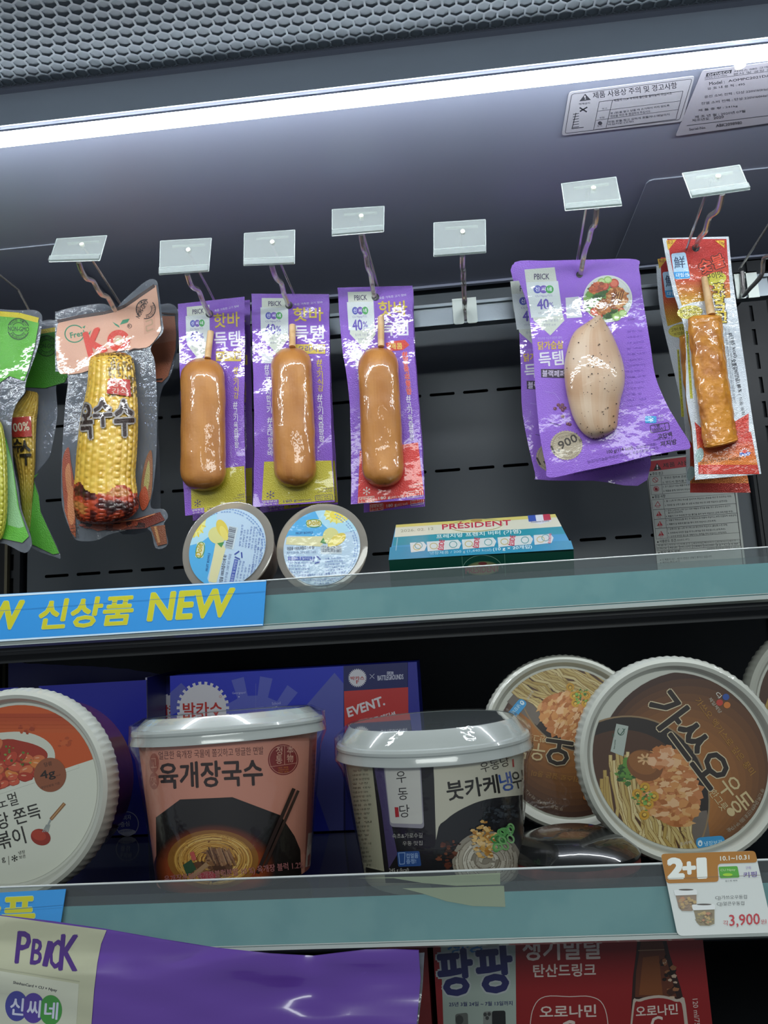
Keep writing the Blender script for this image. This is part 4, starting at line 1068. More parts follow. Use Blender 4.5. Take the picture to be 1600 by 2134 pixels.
# ---- fish cake skewer packs
def skewer_art(a, L, Rr):
    n = 24
    for i in range(n):                    # the printed fade from red through orange to yellow
        y0, y1 = 452 + i * 17, 452 + (i + 1) * 17
        c = mixc('#a3261f', '#b5482a', max(0, i - 6) / 8) if i < 14 else mixc('#b5482a', '#c09a2c', (i - 14) / 9)
        a.poly([(L(y0) + 26, y0), (1352 + (y0 - 450) * .07, y0), (1352 + (y1 - 450) * .07, y1), (L(y1) + 26, y1)], c, 1)
    a.poly([(1060, 860), (1150, 830), (1386, 800), (1388, 872), (1120, 880)], '#c9cdd0', 1.5)
    a.poly([(994, 462), (1054, 456), (1005, 520)], '#c7a032', 2); a.text('특급', 1004, 486, 1036, 480, 20, '#7c2a20', 3, .03); a.poly([(1284, 462), (1340, 460), (1340, 506)], '#c7a032', 2); a.text('스페셜', 1306, 476, 1336, 490, 14, '#7c2a20', 3, .03)
    a.poly(rounded([(1022, 540), (1108, 530), (1138, 688), (1044, 694)], 14), '#a9c9de', 2); a.poly([(1036, 650), (1130, 645), (1134, 684), (1046, 690)], '#3b93cf', 2.5)
    a.text('鮮', 1044, 628, 1108, 622, 68, '#3b4a66', 3, .02); a.text('대림선', 1052, 680, 1126, 676, 24, '#d6e6ef', 3, .03)
    a.text('숯불', 1206, 662, 1348, 612, 78, '#c7452f', 3, .06, edge='#2a1d10', ew=.06); a.text('구이맛', 1234, 704, 1336, 676, 40, '#2e2412', 3, .03)
    a.ell(1290, 690, 62, 40, '#b8b23a', 2.4, -10)
    a.stack('후랑크인', 1302, 718, 1318, 952, 66, '#c9b030', 3, .12, edge='#2a1d10', ew=.11)
    a.ell(1134, 888, 76, 40, '#bdb24c', 2, -6); a.text('고객이 찾는 맛이', 1078, 896, 1182, 876, 20, '#3a3018', 3, .02); a.text('여기있습니다', 1094, 920, 1172, 904, 18, '#3a3018', 3, .02)
    a.poly([(1110, 1000), (1122, 1000), (1152, 1400), (1136, 1402)], '#a9a82e', 2)
    a.text('본 제품은 오븐으로 구워 더욱 맛있습니다', 1114, 1010, 1140, 1396, 9, '#3a3018', 3, res=1)
    a.text('g(185 kcal)', 1364, 1012, 1392, 1160, 26, '#4a4d52', 2, .01); a.text('숯불갈비양념1.80 %', 1380, 1170, 1422, 1365, 27, '#3a3d42', 2, .02); a.text('/ 식품 유형', 1422, 1376, 1444, 1500, 20, '#5a5d62', 2)
    for k, (x0, x1, y0) in enumerate(((1340, 1380, 985), (1362, 1384, 990))): a.lines(1, x0, y0, x1 + 20, 1490, 0, 9, '#7d8288', 2, 5 + k)
    for i in range(18):
        y0, y1 = 1600 + i * 14, 1600 + (i + 1) * 14
        c = mixc('#b23124', '#c8702a', max(0, min(1, (i - 3) / 9))) if i < 14 else hexc('#b5362a')
        a.poly([(L(y0) + 22, y0), (1478 + (y0 - 1500) * .2, y0), (1478 + (y1 - 1500) * .2, y1), (L(y1) + 22, y1)], c, 1)
    a.poly([(L(1540) + 22, 1540), (1230, 1602), (L(1602) + 22, 1602)], '#b23124', 1); a.poly([(1484, 1490), (1486, 1604), (1380, 1604), (1400, 1540)], '#b23124', 1)
    a.ell(1192, 1738, 24, 44, '#9fb6b4', 2, 10); a.text('SAJO', 1430, 1756, 1492, 1746, 20, '#d9d6df', 3, .06); a.ell(1462, 1730, 34, 12, '#3a5aa8', 2.5, -6)
    for k in range(7): t = PI + PI * k / 6; a.line([(1460 + 16 * math.cos(t), 1722 + 16 * math.sin(t)), (1460 + 30 * math.cos(t), 1722 + 26 * math.sin(t))], 5, '#d9ccd0', 2.5)
    a.ell(1460, 1718, 14, 10, '#c9483c', 2.6)
    a.text('2025. 11. 12까지 HG509', 1196, 1794, 1440, 1768, 24, '#5a3a20', 3, .01)
def skewer(label, left, right, Y, seed, dx, fish=True):
    surf = Plane(at(1470, 760, Y), facing(0, 0), ripple(seed, .0025, .009, .006))
    t = thing('fish_cake_skewer_pack', label, 'food pack', surf.at(*cpx(C5, [((left[-1][0] + right[-1][0]) / 2, left[-1][1])])[0]), PACKGROUP)
    lw = [crom(left, i / 14) for i in range(15)]; rw = [crom(right, i / 14) for i in range(15)]
    mb = MB(); sheet(mb, cpx(C5, lw + rw[::-1]), surf, '#bcc3c9', 12)
    def L(y):
        lo, hi = 0, 1
        for _ in range(20):
            m = (lo + hi) / 2
            if crom(left, m)[1] < y: lo = m
            else: hi = m
        return crom(left, lo)[0]
    a = Art(C5); 
    if dx: a.fn = lambda x, y: (x + dx[0], y + dx[1])
    skewer_art(a, (lambda y: L(y + (dx[1] if dx else 0)) - (dx[0] if dx else 0)), None)
    a.clip = None
    a.emit(mb, surf, .0002, .00006, 22)
    if not dx: hole(mb, surf, *cpx(C5, [(1170, 506)])[0], 8)
    mb.build('printed_film', P_FOIL, t, t.location, True, 1e-6)
    if fish:
        sx = dx[0] if dx else 0; sy = dx[1] if dx else 0
        fs = [(1150, 912, 1300, 905), (1128, 925, 1322, 915), (1126, 950, 1326, 935), (1134, 1060, 1334, 1040), (1150, 1190, 1350, 1170), (1166, 1320, 1368, 1300), (1186, 1450, 1386, 1430), (1202, 1570, 1404, 1550), (1212, 1660, 1418, 1625), (1222, 1690, 1420, 1648), (1250, 1698, 1396, 1662)]
        S = conv(C5, [(p + sx, q + sy, r + sx, s_ + sy) for p, q, r, s_ in fs]); mb = MB()
        dsp = lambda t_, a_, r: .0011 * noise.noise(V((t_ * 26, math.cos(a_) * 4, seed + math.sin(a_) * 4)))
        body(mb, surf, S, .72, .3, nl=110, nc=60, disp=dsp); mb.build('fish_cake', M_FISH, t, t.location, True, 1e-6, 80)
        q = cpx(C5, [(1214 + sx, 690 + sy), (1246 + sx, 925 + sy)]); p = [surf.at(*q[0], .003), surf.at(*q[1], .009)]
        mb = MB(); mb.tube([p[0], lerp(p[0], p[1], .5), p[1]], [.0030, .0036, .0042], 14); mb.build('stick', M_WOOD, t, t.location, True)
    return t
skewer('red fish cake skewer pack half hidden behind the front one', [(935, 612), (945, 760), (962, 900), (1002, 1080), (1050, 1280), (1088, 1450), (1110, 1620), (1114, 1912)], [(1330, 590), (1345, 760), (1370, 900), (1390, 1080), (1410, 1280), (1420, 1450), (1430, 1620), (1444, 1880)], .838, 71, (-52, 110))
skewer('front fish cake skewer pack, red top and silver middle', [(972, 446), (1003, 620), (1042, 790), (1092, 935), (1114, 1090), (1112, 1270), (1116, 1420), (1144, 1560), (1158, 1720), (1166, 1886)], [(1366, 437), (1382, 620), (1404, 790), (1424, 930), (1446, 1090), (1470, 1250), (1490, 1400), (1512, 1550), (1536, 1700), (1560, 1850)], .80, 51, None)

# ---- corn pouches
def kern(nrow, ncol, amp):
    def d(t, a, r):
        u = (a / (2 * PI) * ncol) % 1; v = (t * nrow + (.5 if int(a / (2 * PI) * ncol) % 2 else 0)) % 1
        return amp * ((1 - abs(2 * u - 1) ** 3) * (1 - abs(2 * v - 1) ** 4) - .6)
    return d
GREY = '#8e949d'
def nongmo(a, cx, cy, r, rot, col, lay=3, bg='#55a42e'):
    a.ring(cx, cy, r, r, r * .1, col, lay); a.ring(cx, cy, r * .62, r * .62, r * .07, col, lay)
    c, s_ = math.cos(math.radians(rot)), math.sin(math.radians(rot))
    a.line([(cx - r * 1.12 * c, cy - r * 1.12 * s_), (cx + r * 1.12 * c, cy + r * 1.12 * s_)], r * .56, bg, lay + .5)
    a.text('NON-GMO', cx - r * .95 * c - r * .2 * -s_ * 1, cy - r * .95 * s_ + r * .22 * c, cx + r * .95 * c + r * .2 * s_, cy + r * .95 * s_ + r * .22 * c, r * .42, col, lay + 1, .05)
    for s0, body_ in ((-1, 'MADE WITH'), (1, 'PRODUCTS')):
        for i, ch in enumerate(body_):
            if ch == ' ': continue
            t = math.radians(rot) + s0 * PI / 2 + (i - (len(body_) - 1) / 2) * .26 * (1 if s0 < 0 else -1)
            px, py = cx + r * .78 * math.cos(t), cy + r * .78 * math.sin(t); tx, ty = (-math.sin(t), math.cos(t)) if s0 < 0 else (math.sin(t), -math.cos(t))
            hh = r * .2; ux, uy = ty, -tx
            a.text(ch, px - tx * hh * .4 - ux * hh * .5, py - ty * hh * .4 - uy * hh * .5, px + tx * hh * .4 - ux * hh * .5, py + ty * hh * .4 - uy * hh * .5, hh, col, lay + 1, .04, res=1)
def corn_pouch(label, pouch, header, secs, Y, seed, artf, corncol, onart=None, name='corn_pouch', kr=(30, 22, .0011), ratio=.85, film=M_POUCH, extra=None):
    surf = Plane(at(180, 850, Y), facing(0, 0), ripple(seed, .004, .012, .008))
    t = thing(name, label, 'food pack', surf.at(*cpx(C3, [pouch[len(pouch) // 2]])[0]), PACKGROUP)
    mb = MB(); sheet(mb, smooth_outline(cpx(C3, pouch), 4), surf, GREY, 10, .0006, -.0004)
    mb.build('clear_pouch', film, t, t.location, True, 1e-6)
    a = Art(C3); artf(a); allit = a.items
    for nm, lo, hi in (('printed_header', -1e9, 1150), ('printed_foot', 1150, 1e9)):
        a.items = [i for i in allit if lo <= (i[0][0][0][1] - C3[1]) * C3[2] < hi]; mb = MB()
        if a.items: a.emit(mb, surf, .0004, .00012, 10); mb.build(nm, P_FILM, t, t.location, True, 1e-6)
    if secs:
        S = conv(C3, secs); mb = MB()
        body(mb, surf, S, ratio, .25, nl=kr[0] * 5, nc=kr[1] * 6, disp=kern(kr[0], kr[1], kr[2]), col=corncol)
        mb.build('corn_cob', M_CORN, t, t.location, True, 1e-6, 60)
        if onart:
            a = Art(C3); onart(a); allit = a.items
            for nm, ok in (('red_badge', lambda l: l < 5), ('brush_lettering', lambda l: 5 <= l < 8), ('small_lettering', lambda l: l >= 8)):
                a.items = [i for i in allit if ok(i[2])]; mb = MB()
                if a.items: a.emit(mb, OnBody(surf, S, ratio, .25, 1), .0012, .0001, 8); mb.build(nm, P_FILM, t, t.location, True, 1e-6)
    if extra: extra(t, surf)
    return t
def kc_head(a):
    H = [(358, 640), (480, 600), (640, 575), (705, 562), (770, 540), (860, 480), (955, 405), (968, 420), (985, 560), (992, 640), (990, 690), (925, 775), (860, 790), (800, 800), (700, 812), (600, 870), (540, 930), (440, 950), (415, 946), (358, 918)]
    a.poly(smooth_outline(H, 3), '#cf9f86', 1)
    a.line([(356, 624), (480, 596), (640, 572), (705, 556), (770, 530), (860, 468), (956, 402)], 20, '#41302b', 2)
    a.ring(462, 700, 62, 56, 7, '#2f7a58', 3, 0, 30, 20, 320); a.text('Fresh', 440, 728, 540, 708, 34, '#2f7a58', 4, .06); a.poly([(548, 700), (566, 676), (556, 706)], '#2f7a58', 4); a.poly([(510, 660), (530, 648), (524, 668)], '#2f7a58', 4)
    K = '#c93d2c'
    a.text('K', 556, 838, 660, 800, 140, K, 5, .14, shear=.10); a.ell(735, 742, 70, 66, K, 5); a.ell(735, 742, 34, 32, '#cf9f86', 6); a.poly([(750, 742), (812, 700), (812, 735)], '#cf9f86', 6); a.ell(735, 742, 18, 17, '#b9b28a', 6.5)
    a.poly([(696, 626), (735, 648), (742, 664), (715, 648)], '#2f7a58', 4); a.poly([(742, 645), (760, 615), (803, 607), (790, 630)], '#2f7a58', 4)
    a.ring(802, 652, 14, 14, 3, '#41302b', 4); a.text('R', 796, 659, 808, 657, 13, '#41302b', 4, .03)
    nongmo(a, 902, 548, 62, -62, '#3b2e2a', 3, '#cf9f86')
    a.poly([(888, 610), (958, 585), (962, 680), (892, 705)], '#c4937b', 2)
    a.line([(900, 625), (940, 610), (944, 640), (904, 655), (908, 685), (948, 670)], 9, '#ab8a6c', 2.5)
    a.line([(790, 808), (830, 792), (880, 796)], 7, '#4a332a', 3)
    # lower part of the pouch: flame print at the sides and at the foot
    fl = ['#8e3a22', '#b4532e', '#6b2418', '#c47a48', '#a2482a']
    a.poly(smooth_outline([(388, 1480), (424, 1400), (440, 1500), (456, 1600), (462, 1720), (420, 1800), (392, 1700)], 4), '#94452c', 1.2); a.poly(smooth_outline([(404, 1560), (430, 1500), (444, 1640), (430, 1740)], 4), '#b5764a', 1.6)
    a.poly(smooth_outline([(872, 1640), (900, 1480), (936, 1420), (944, 1560), (930, 1720), (880, 1760)], 4), '#8a5a3c', 1.2); a.poly(smooth_outline([(890, 1620), (920, 1480), (926, 1600), (900, 1700)], 4), '#a39a5c', 1.6); a.poly(smooth_outline([(860, 1700), (900, 1640), (920, 1740), (880, 1790)], 4), '#a84a2c', 1.8)
    a.poly([(392, 1640), (460, 1600), (470, 1960), (440, 1925), (400, 1790)], '#a3512c', 1); a.poly(smooth_outline([(420, 1700), (450, 1640), (466, 1780), (450, 1880), (424, 1840)], 4), '#c07a4c', 2)
    a.poly([(455, 1800), (560, 1850), (700, 1880), (880, 1830), (990, 1800), (1020, 1850), (900, 1900), (700, 1915), (520, 1900)], '#6b2a1c', 1.5)
    a.flake(700, 1872, 240, 26, 26, 46, ['#3a1712', '#8e3a22', '#2a110e', '#a04a2a'], 2, 9, bed=False); a.line([(560, 1850), (640, 1872), (740, 1862), (860, 1846), (960, 1812)], 7, '#c9805a', 6)
    a.poly([(930, 1890), (1020, 1880), (1034, 1995), (975, 2010)], '#7a4428', 2); a.line([(960, 1890), (985, 1990)], 16, '#a87a4a', 3)
    a.lines(5, 440, 1892, 494, 1880, 20, 14, '#2a1c18', 3, 2)
def kc_over(a):
    a.poly([(690, 985), (800, 995), (806, 1095), (660, 1075), (668, 990)], '#b8352a', 2)
    a.text('영양', 690, 1035, 780, 1040, 36, '#d9b0a0', 3, .04); a.text('간식', 690, 1080, 780, 1084, 36, '#d9b0a0', 3, .04)
    for ch, x0, y0, w, h in (('옥', 502, 1345, 74, 210), ('수', 584, 1275, 108, 165), ('수', 712, 1330, 112, 210)): a.text(ch, x0, y0, x0 + w, y0 - 4, h, '#33241e', 6, .05, edge='#a09a94', ew=.05)
    a.text('쫀득하고 달콤한', 590, 850, 800, 838, 26, '#4a3720', 8, .02)
def kc_col(t, a):
    f = math.cos(a); n = noise.noise(V((t * 9, f * 2, 3.3)))
    if t > .72 + .05 * n:
        k = noise.noise(V((t * 13, f * 2.2, 7.1))) + .3 * noise.noise(V((t * 40, f * 6, 2.1)))
        return mixc('#2a1210', '#5a1d14', max(0, min(1, (k + .5) * 3))) if k < -.12 else mixc('#9a2f1c', '#b54a28', max(0, min(1, .5 + k))) if k < .38 else hexc('#b5743a')
    c = mixc('#d3a636', '#dfbb50', .5 + .8 * noise.noise(V((t * 30, f * 6, 1))))
    if f > -.1 and t < .32:
        k = noise.noise(V((t * 40, f * 11, 5)))
        if k > .02: c = mixc(c, '#43301a', .8)
    return c
kc_pouch = [(340, 590), (352, 560), (480, 528), (640, 512), (705, 545), (770, 482), (900, 372), (962, 366), (978, 430), (1000, 600), (1004, 690), (930, 780), (956, 880), (968, 1150), (964, 1450), (945, 1650), (930, 1770), (1010, 1782), (1036, 1830), (1010, 1880), (1036, 1998), (960, 2022), (910, 1900), (700, 1930), (590, 1975), (478, 1975), (440, 1925), (390, 1790), (376, 1650), (384, 1400), (400, 1150), (418, 960), (352, 930), (340, 905)]
kc_secs = [(600, 826, 770, 820), (562, 850, 806, 842), (550, 900, 826, 890), (542, 1010, 838, 1000), (524, 1110, 846, 1104), (500, 1220, 850, 1210), (486, 1330, 848, 1330), (474, 1450, 842, 1450), (466, 1570, 834, 1570), (456, 1680, 846, 1680), (460, 1770, 852, 1770), (480, 1840, 800, 1830), (560, 1870, 700, 1868)]
def kc_back(a):
    a.poly([(990, 590), (1080, 590), (1090, 700), (1085, 800), (1040, 960), (1000, 1000), (930, 990), (930, 780), (700, 780), (700, 600)], '#b97f66', 1); a.poly([(930, 770), (1088, 740), (1085, 800), (1040, 960), (1000, 1000), (930, 990)], '#b06a4c', 1.5)
    a.line([(960, 985), (1005, 980)], 12, '#33221c', 3); a.line([(985, 570), (1085, 580)], 10, '#41302b', 2)
corn_pouch('roasted corn pouch behind the front one, only its pink shoulder showing', [(700, 560), (990, 515), (1060, 515), (1092, 545), (1104, 640), (1098, 780), (1050, 960), (1000, 1040), (975, 1200), (985, 1500), (990, 1800), (960, 1900), (700, 1900), (640, 1400), (660, 900)], None, [(700, 900, 780, 900), (640, 960, 850, 960), (630, 1300, 860, 1300), (640, 1700, 850, 1700), (700, 1790, 790, 1790)], .845, 81, kc_back, kc_col, kr=(24, 18, .0011))
corn_pouch('front roasted corn pouch with the pink header and red flame print', kc_pouch, None, kc_secs, .80, 42, kc_head, kc_col, kc_over, kr=(34, 24, .0013))
GRN = '#4f9a2c'
def green_back(a):
    a.poly([(240, 700), (360, 680), (420, 960), (400, 1000), (280, 1035), (155, 1030), (160, 800)], '#46902a', 1); a.line([(240, 690), (345, 672)], 26, '#c7b52a', 2)
    nongmo(a, 290, 775, 66, 0, '#274a24', 3, '#46902a')
    a.poly([(150, 1620), (240, 1560), (208, 1600), (240, 1700), (252, 1800), (368, 2055), (330, 2062), (200, 2000), (185, 1900), (150, 1800)], '#58a838', 1)
def green_over(a):
    a.poly([(48, 1222), (192, 1212), (196, 1335), (78, 1340)], '#b5382a', 2); a.text('100%', 66, 1310, 182, 1296, 52, '#d8cfae', 3, .05)
    for ch, x0, y0, w, h in (('수', 84, 1432, 56, 80), ('수', 128, 1512, 66, 150)): a.text(ch, x0, y0, x0 + w, y0 - 4, h, '#2a2418', 6, .05)
def g_col(t, a):
    c = mixc('#bb9530', '#d0b04c', .5 + .8 * noise.noise(V((t * 26, math.cos(a) * 6, 2))))
    return mixc(c, '#6f9a2c', max(0, min(1, (t - .6) * 3)))
corn_pouch('green corn pouch behind the front one, its cob with the red label in view', [(150, 700), (255, 622), (330, 612), (372, 640), (420, 960), (400, 1005), (346, 1010), (352, 1200), (318, 1400), (296, 1470), (214, 1580), (240, 1700), (252, 1800), (370, 2062), (330, 2074), (180, 2012), (120, 1900), (20, 1500), (20, 1100), (150, 1000)], None,
           [(160, 1050, 228, 1062), (150, 1080, 236, 1090), (60, 1180, 232, 1180), (30, 1230, 226, 1230), (58, 1350, 220, 1350), (95, 1500, 216, 1500), (118, 1620, 208, 1620), (134, 1760, 196, 1760), (146, 1900, 186, 1900), (155, 1940, 178, 1940)], .838, 82, green_back, g_col, green_over, kr=(34, 18, .0010))
def green_front(a):
    a.poly([(-200, 560), (0, 572), (120, 580), (236, 600), (240, 640), (215, 780), (170, 940), (150, 990), (60, 960), (0, 1000), (-200, 1030)], '#55a42e', 1)
    a.line([(-200, 566), (0, 576), (120, 586), (238, 616)], 32, '#c9b92c', 2); nongmo(a, 116, 670, 68, 2, '#274a24')
    a.poly([(-200, 1290), (0, 1280), (40, 1350), (78, 1500), (100, 1650), (120, 1780), (160, 1900), (180, 1950), (140, 1990), (0, 1960), (-200, 1960)], '#5fae3c', 1)
    a.poly([(20, 1310), (75, 1500), (110, 1760), (150, 1890), (120, 1900), (50, 1880), (35, 1600)], '#8fbf8a', 1.5)
corn_pouch('front green corn pouch cut by the left edge, yellow stripe on top', [(-200, 520), (0, 545), (100, 552), (205, 550), (250, 572), (258, 625), (232, 780), (160, 985), (150, 1060), (100, 1130), (70, 1250), (80, 1500), (110, 1650), (130, 1780), (185, 1940), (192, 2010), (150, 2052), (60, 2010), (0, 1992), (-200, 1990)], None,
           [(-130, 1180, -60, 1180), (-170, 1260, 10, 1260), (-180, 1400, 36, 1400), (-180, 1550, 44, 1550), (-170, 1700, 46, 1700), (-160, 1850, 38, 1850), (-130, 1960, 10, 1960), (-80, 1990, -40, 1990)], .80, 83, green_front, lambda t, a: mixc('#a8a82c', '#c2bf48', .5 + .8 * noise.noise(V((t * 26, math.cos(a) * 6, 2)))), kr=(28, 20, .0010))
# ------------------------------------------------------------------ shelves and their price rails
def proj(p):
    d = V(p) - CAM; k = d.dot(CF)
    return (800 + FPX * d.dot(CR) / k, 1067 - FPX * d.dot(CU) / k)
SLOPE = 0.02
def deckz(up, y):
    return CAM.z + (0.0365 + 0.02 * (y - 0.64) if up else -0.1475 + SLOPE * (y - 0.475))
class Rail:
    def __init__(s, yb, yt, pb, pt):
        b, t = at(*pb, yb), at(*pt, yt)
        s.b = V((0, yb, b.z)); s.d = V((0, yt - yb, t.z - b.z)); s.n = V((0, -s.d.z, s.d.y)).normalized()
        s.plane = Plane(s.b, s.n)
    def pt(s, x, f, off=0.0): return s.b + s.d * f + s.n * off + V((x, 0, 0))
    def slab(s, mb, f0, f1, o0, o1, x0=XL + .02, x1=XR - .02):
        mb.hexa([s.pt(x0, f0, o1), s.pt(x1, f0, o1), s.pt(x1, f1, o1), s.pt(x0, f1, o1), s.pt(x0, f0, o0), s.pt(x1, f0, o0), s.pt(x1, f1, o0), s.pt(x0, f1, o0)])
RU = Rail(.636, .650, (800, 1296), (800, 1195)); RL = Rail(.465, .482, (800, 1976), (800, 1822))
def shelf(label, R, up, yback):
    t = thing('shelf', label, 'shelf', (0, R.b.y, R.b.z)); o = t.location.copy()
    y0 = R.b.y + .014; zf = R.b.z
    mb = MB(); za, zb_ = deckz(up, y0), deckz(up, yback)
    lo = zf - (.010 if up else -.002)
    mb.hexa([(XL, y0, lo + .002), (XR, y0, lo + .002), (XR, y0, za), (XL, y0, za), (XL, yback, lo + .002 + (zb_ - za)), (XR, yback, lo + .002 + (zb_ - za)), (XR, yback, zb_), (XL, yback, zb_)])
    mb.build('deck', M_DECK, t, o)
    mb = MB(); mb.box((XL, R.b.y + .006, zf - .0055 if up else zf + .002), (XR, R.b.y + .030, zf + .006))
    if up: mb.box((XL, R.b.y + .0245, zf - .0145), (XR, R.b.y + .030, zf - .005)); mb.box((XL, R.b.y + .019, zf - .0145), (XR, R.b.y + .030, zf - .0128))
    mb.build('front_lip', M_SHELF, t, o)
    mb = MB(); R.slab(mb, 0.02, .70, -.0012, 0.0); mb.build('price_strip', M_TEAL, t, o)
    mb = MB(); R.slab(mb, 0.0, 1.0, .0014, .0022); R.slab(mb, .70, .84, -.001, -.0004); cl = mb.build('clear_cover', M_CLEAR, t, o)
    mb = MB(); mb.tube([R.pt(XL + .02, 1.0, .0018), R.pt(XR - .02, 1.0, .0018)], .0006, 8); mb.build('bright_edge', mat('polished_plastic_edge', '#d9dedd', .15, coat=1.0), cl, o, True)
    mb = MB(); R.slab(mb, 0, .05, -.002, .0034) if not up else R.slab(mb, -.045, .035, -.002, .0034); R.slab(mb, .06, .075, .0018, .0030); mb.build('bottom_channel', mat('grey_plastic_channel', '#9aa3a0', .3, coat=.6), t, o)
    return t
shelf('upper black shelf with teal price rail under the hanging packs', RU, True, .972)
shelf('lower black shelf with teal price rail, noodle cups standing on it', RL, False, .972)
mb = MB(); zd = CAM.z - .335
mb.box((XL, .34, zd - .02), (XR, .972, zd)); t = thing('shelf', 'bottom deck below the red drink carton and the purple bag', 'shelf', (0, .34, zd)); mb.build('deck', M_SHELF, t, t.location)

# ------------------------------------------------------------------ rail signs and price card
SY = '#c4c024'
def off_plane(R, o): return Plane(R.pt(0, 0, o), R.n)
D5 = (0, 1180, 2.6667); D6 = (0, 1820, 1.7778); D8 = (1340, 1740, 5.4154)
a = Art(D5); a.lay = 1
a.poly([(-260, 172), (1478, 78), (1478, 84), (-260, 186)], '#c7dfee', 2); a.poly([(-260, 424), (1460, 322), (1460, 328), (-260, 436)], '#c7dfee', 2)
a.text('신상품', 206, 352, 722, 322, 158, SY, 3, .06, shear=.26, edge='#a8d2c4', ew=.012); a.text('NEW', 822, 303, 1278, 276, 148, SY, 3, .09, shear=.22, edge='#a8d2c4', ew=.012)
a.text('NEW', -318, 364, 108, 344, 148, SY, 3, .09, shear=.22, edge='#a8d2c4', ew=.012)
a.line([(-260, 268), (1476, 140)], 2, '#2a78b0', 6)
flat_thing('rail_sign', 'blue sign with yellow lettering on the upper price rail, in a clear sleeve', 'sign', off_plane(RU, .0046), [(-260, 170), (1480, 76), (1462, 330), (-260, 432)], '#2f8fd6', a, mat('sign_in_sleeve', attr=True, rough=.4, coat=.6, coat_rough=.05, coat_bump=.12, cscale=30), D5)
a = Art(D6); a.lay = 1
a.text('신상품', -260, 244, 122, 226, 142, SY, 3, .06, shear=.12, edge='#a8d2c4', ew=.012); a.line([(-200, 152), (236, 118)], 2, '#2a78b0', 6)
flat_thing('rail_sign', 'blue sign end on the lower price rail, half covered by the purple bag', 'sign', off_plane(RL, .0046), [(-230, 84), (244, 58), (212, 262), (-230, 292)], '#2f8fd6', a, MATS['sign_in_sleeve'], D6)
BRN = '#a36c22'
a = Art(D8); a.lay = 1
a.poly(rounded([(198, 215), (1262, 180), (1290, 312), (838, 325), (852, 530), (262, 548)], 42), BRN, 1)
a.text('2', 290, 484, 448, 480, 208, '#e2e6e0', 2, .2); a.text('+', 456, 440, 586, 432, 124, '#e2e6e0', 2, .22); a.text('1', 622, 482, 708, 478, 208, '#e2e6e0', 2, .16)
a.text('10.1~10.31', 870, 292, 1196, 276, 50, '#dfe2d8', 2, .05)
a.poly(rounded([(848, 360), (1062, 352), (1086, 480), (866, 490)], 18), '#4f9f33', 2); a.text('CU Npay', 872, 418, 1040, 410, 30, '#b9d99a', 3, .03); a.ell(952, 450, 56, 16, '#9cc82e', 3)
a.text('구독', 1154, 390, 1218, 386, 32, '#a79bc0', 2, .03); a.text('키핑', 1134, 484, 1282, 472, 60, '#6d5b9a', 2, .06); a.text('쓸수록 혜택', 925, 530, 1060, 524, 18, '#6d7076', 2)
a.line([(245, 495), (1330, 455)], 4, '#6d6250', 4)
for x, y, c1, c2 in ((342, 612, '#8d7a68', '#a88e6a'), (545, 778, '#857a60', '#9c8f62')):
    a.poly([(x + 22, y + 62), (x + 258, y + 62), (x + 258, y + 226), (x + 200, y + 248), (x + 95, y + 246), (x + 58, y + 210)], c1, 2)
    a.flake(x + 150, y + 160, 92, 62, 40, 30, [c2, '#6d5d4a', '#b49a6a', '#b07f62', c1], 2.4, int(x), bed=False)
    a.poly(rounded([(x, y + 10), (x + 260, y + 4), (x + 268, y + 64), (x + 14, y + 74)], 18), '#d9dcdb', 5); a.ell(x + 140, y + 8, 84, 9, '#4a4440', 6)
a.text('CJ)가쓰오우동컵', 812, 738, 1170, 728, 52, '#5d6163', 2); a.text('CJ)얼큰우동컵', 830, 808, 1140, 800, 52, '#5d6163', 2)
a.text('각', 904, 1026, 962, 1022, 60, '#b23340', 2); a.text('3,900', 976, 1048, 1318, 1028, 144, '#b52a38', 2, .03); a.text('원', 1326, 1008, 1392, 1004, 52, '#b8505a', 2)
flat_thing('price_card', 'white price card with a brown 2+1 header clipped on the lower rail', 'price tag', off_plane(RL, .0042), rounded([(198, 215), (1262, 178), (1470, 1102), (390, 1140)], 60), '#ccd1ce', a, mat('printed_card_gloss', attr=True, rough=.35), D8, .0008)
sl = off_plane(RL, .0004)
for lab, P_ in (('upper cream paper slip tucked behind the clear cover of the lower rail', [(742, 1830), (900, 1826), (1042, 1819), (1042, 1843), (950, 1846), (880, 1840), (820, 1830)]), ('lower cream paper slip overlapping the teal strip of the lower rail', [(838, 1851), (900, 1850), (1050, 1846), (1053, 1890), (985, 1888), (930, 1878), (880, 1862)])):
    flat_thing('paper_slip', lab, 'paper', sl, P_, '#c9caa2', Art(), P_PAPER, thick=.0003)

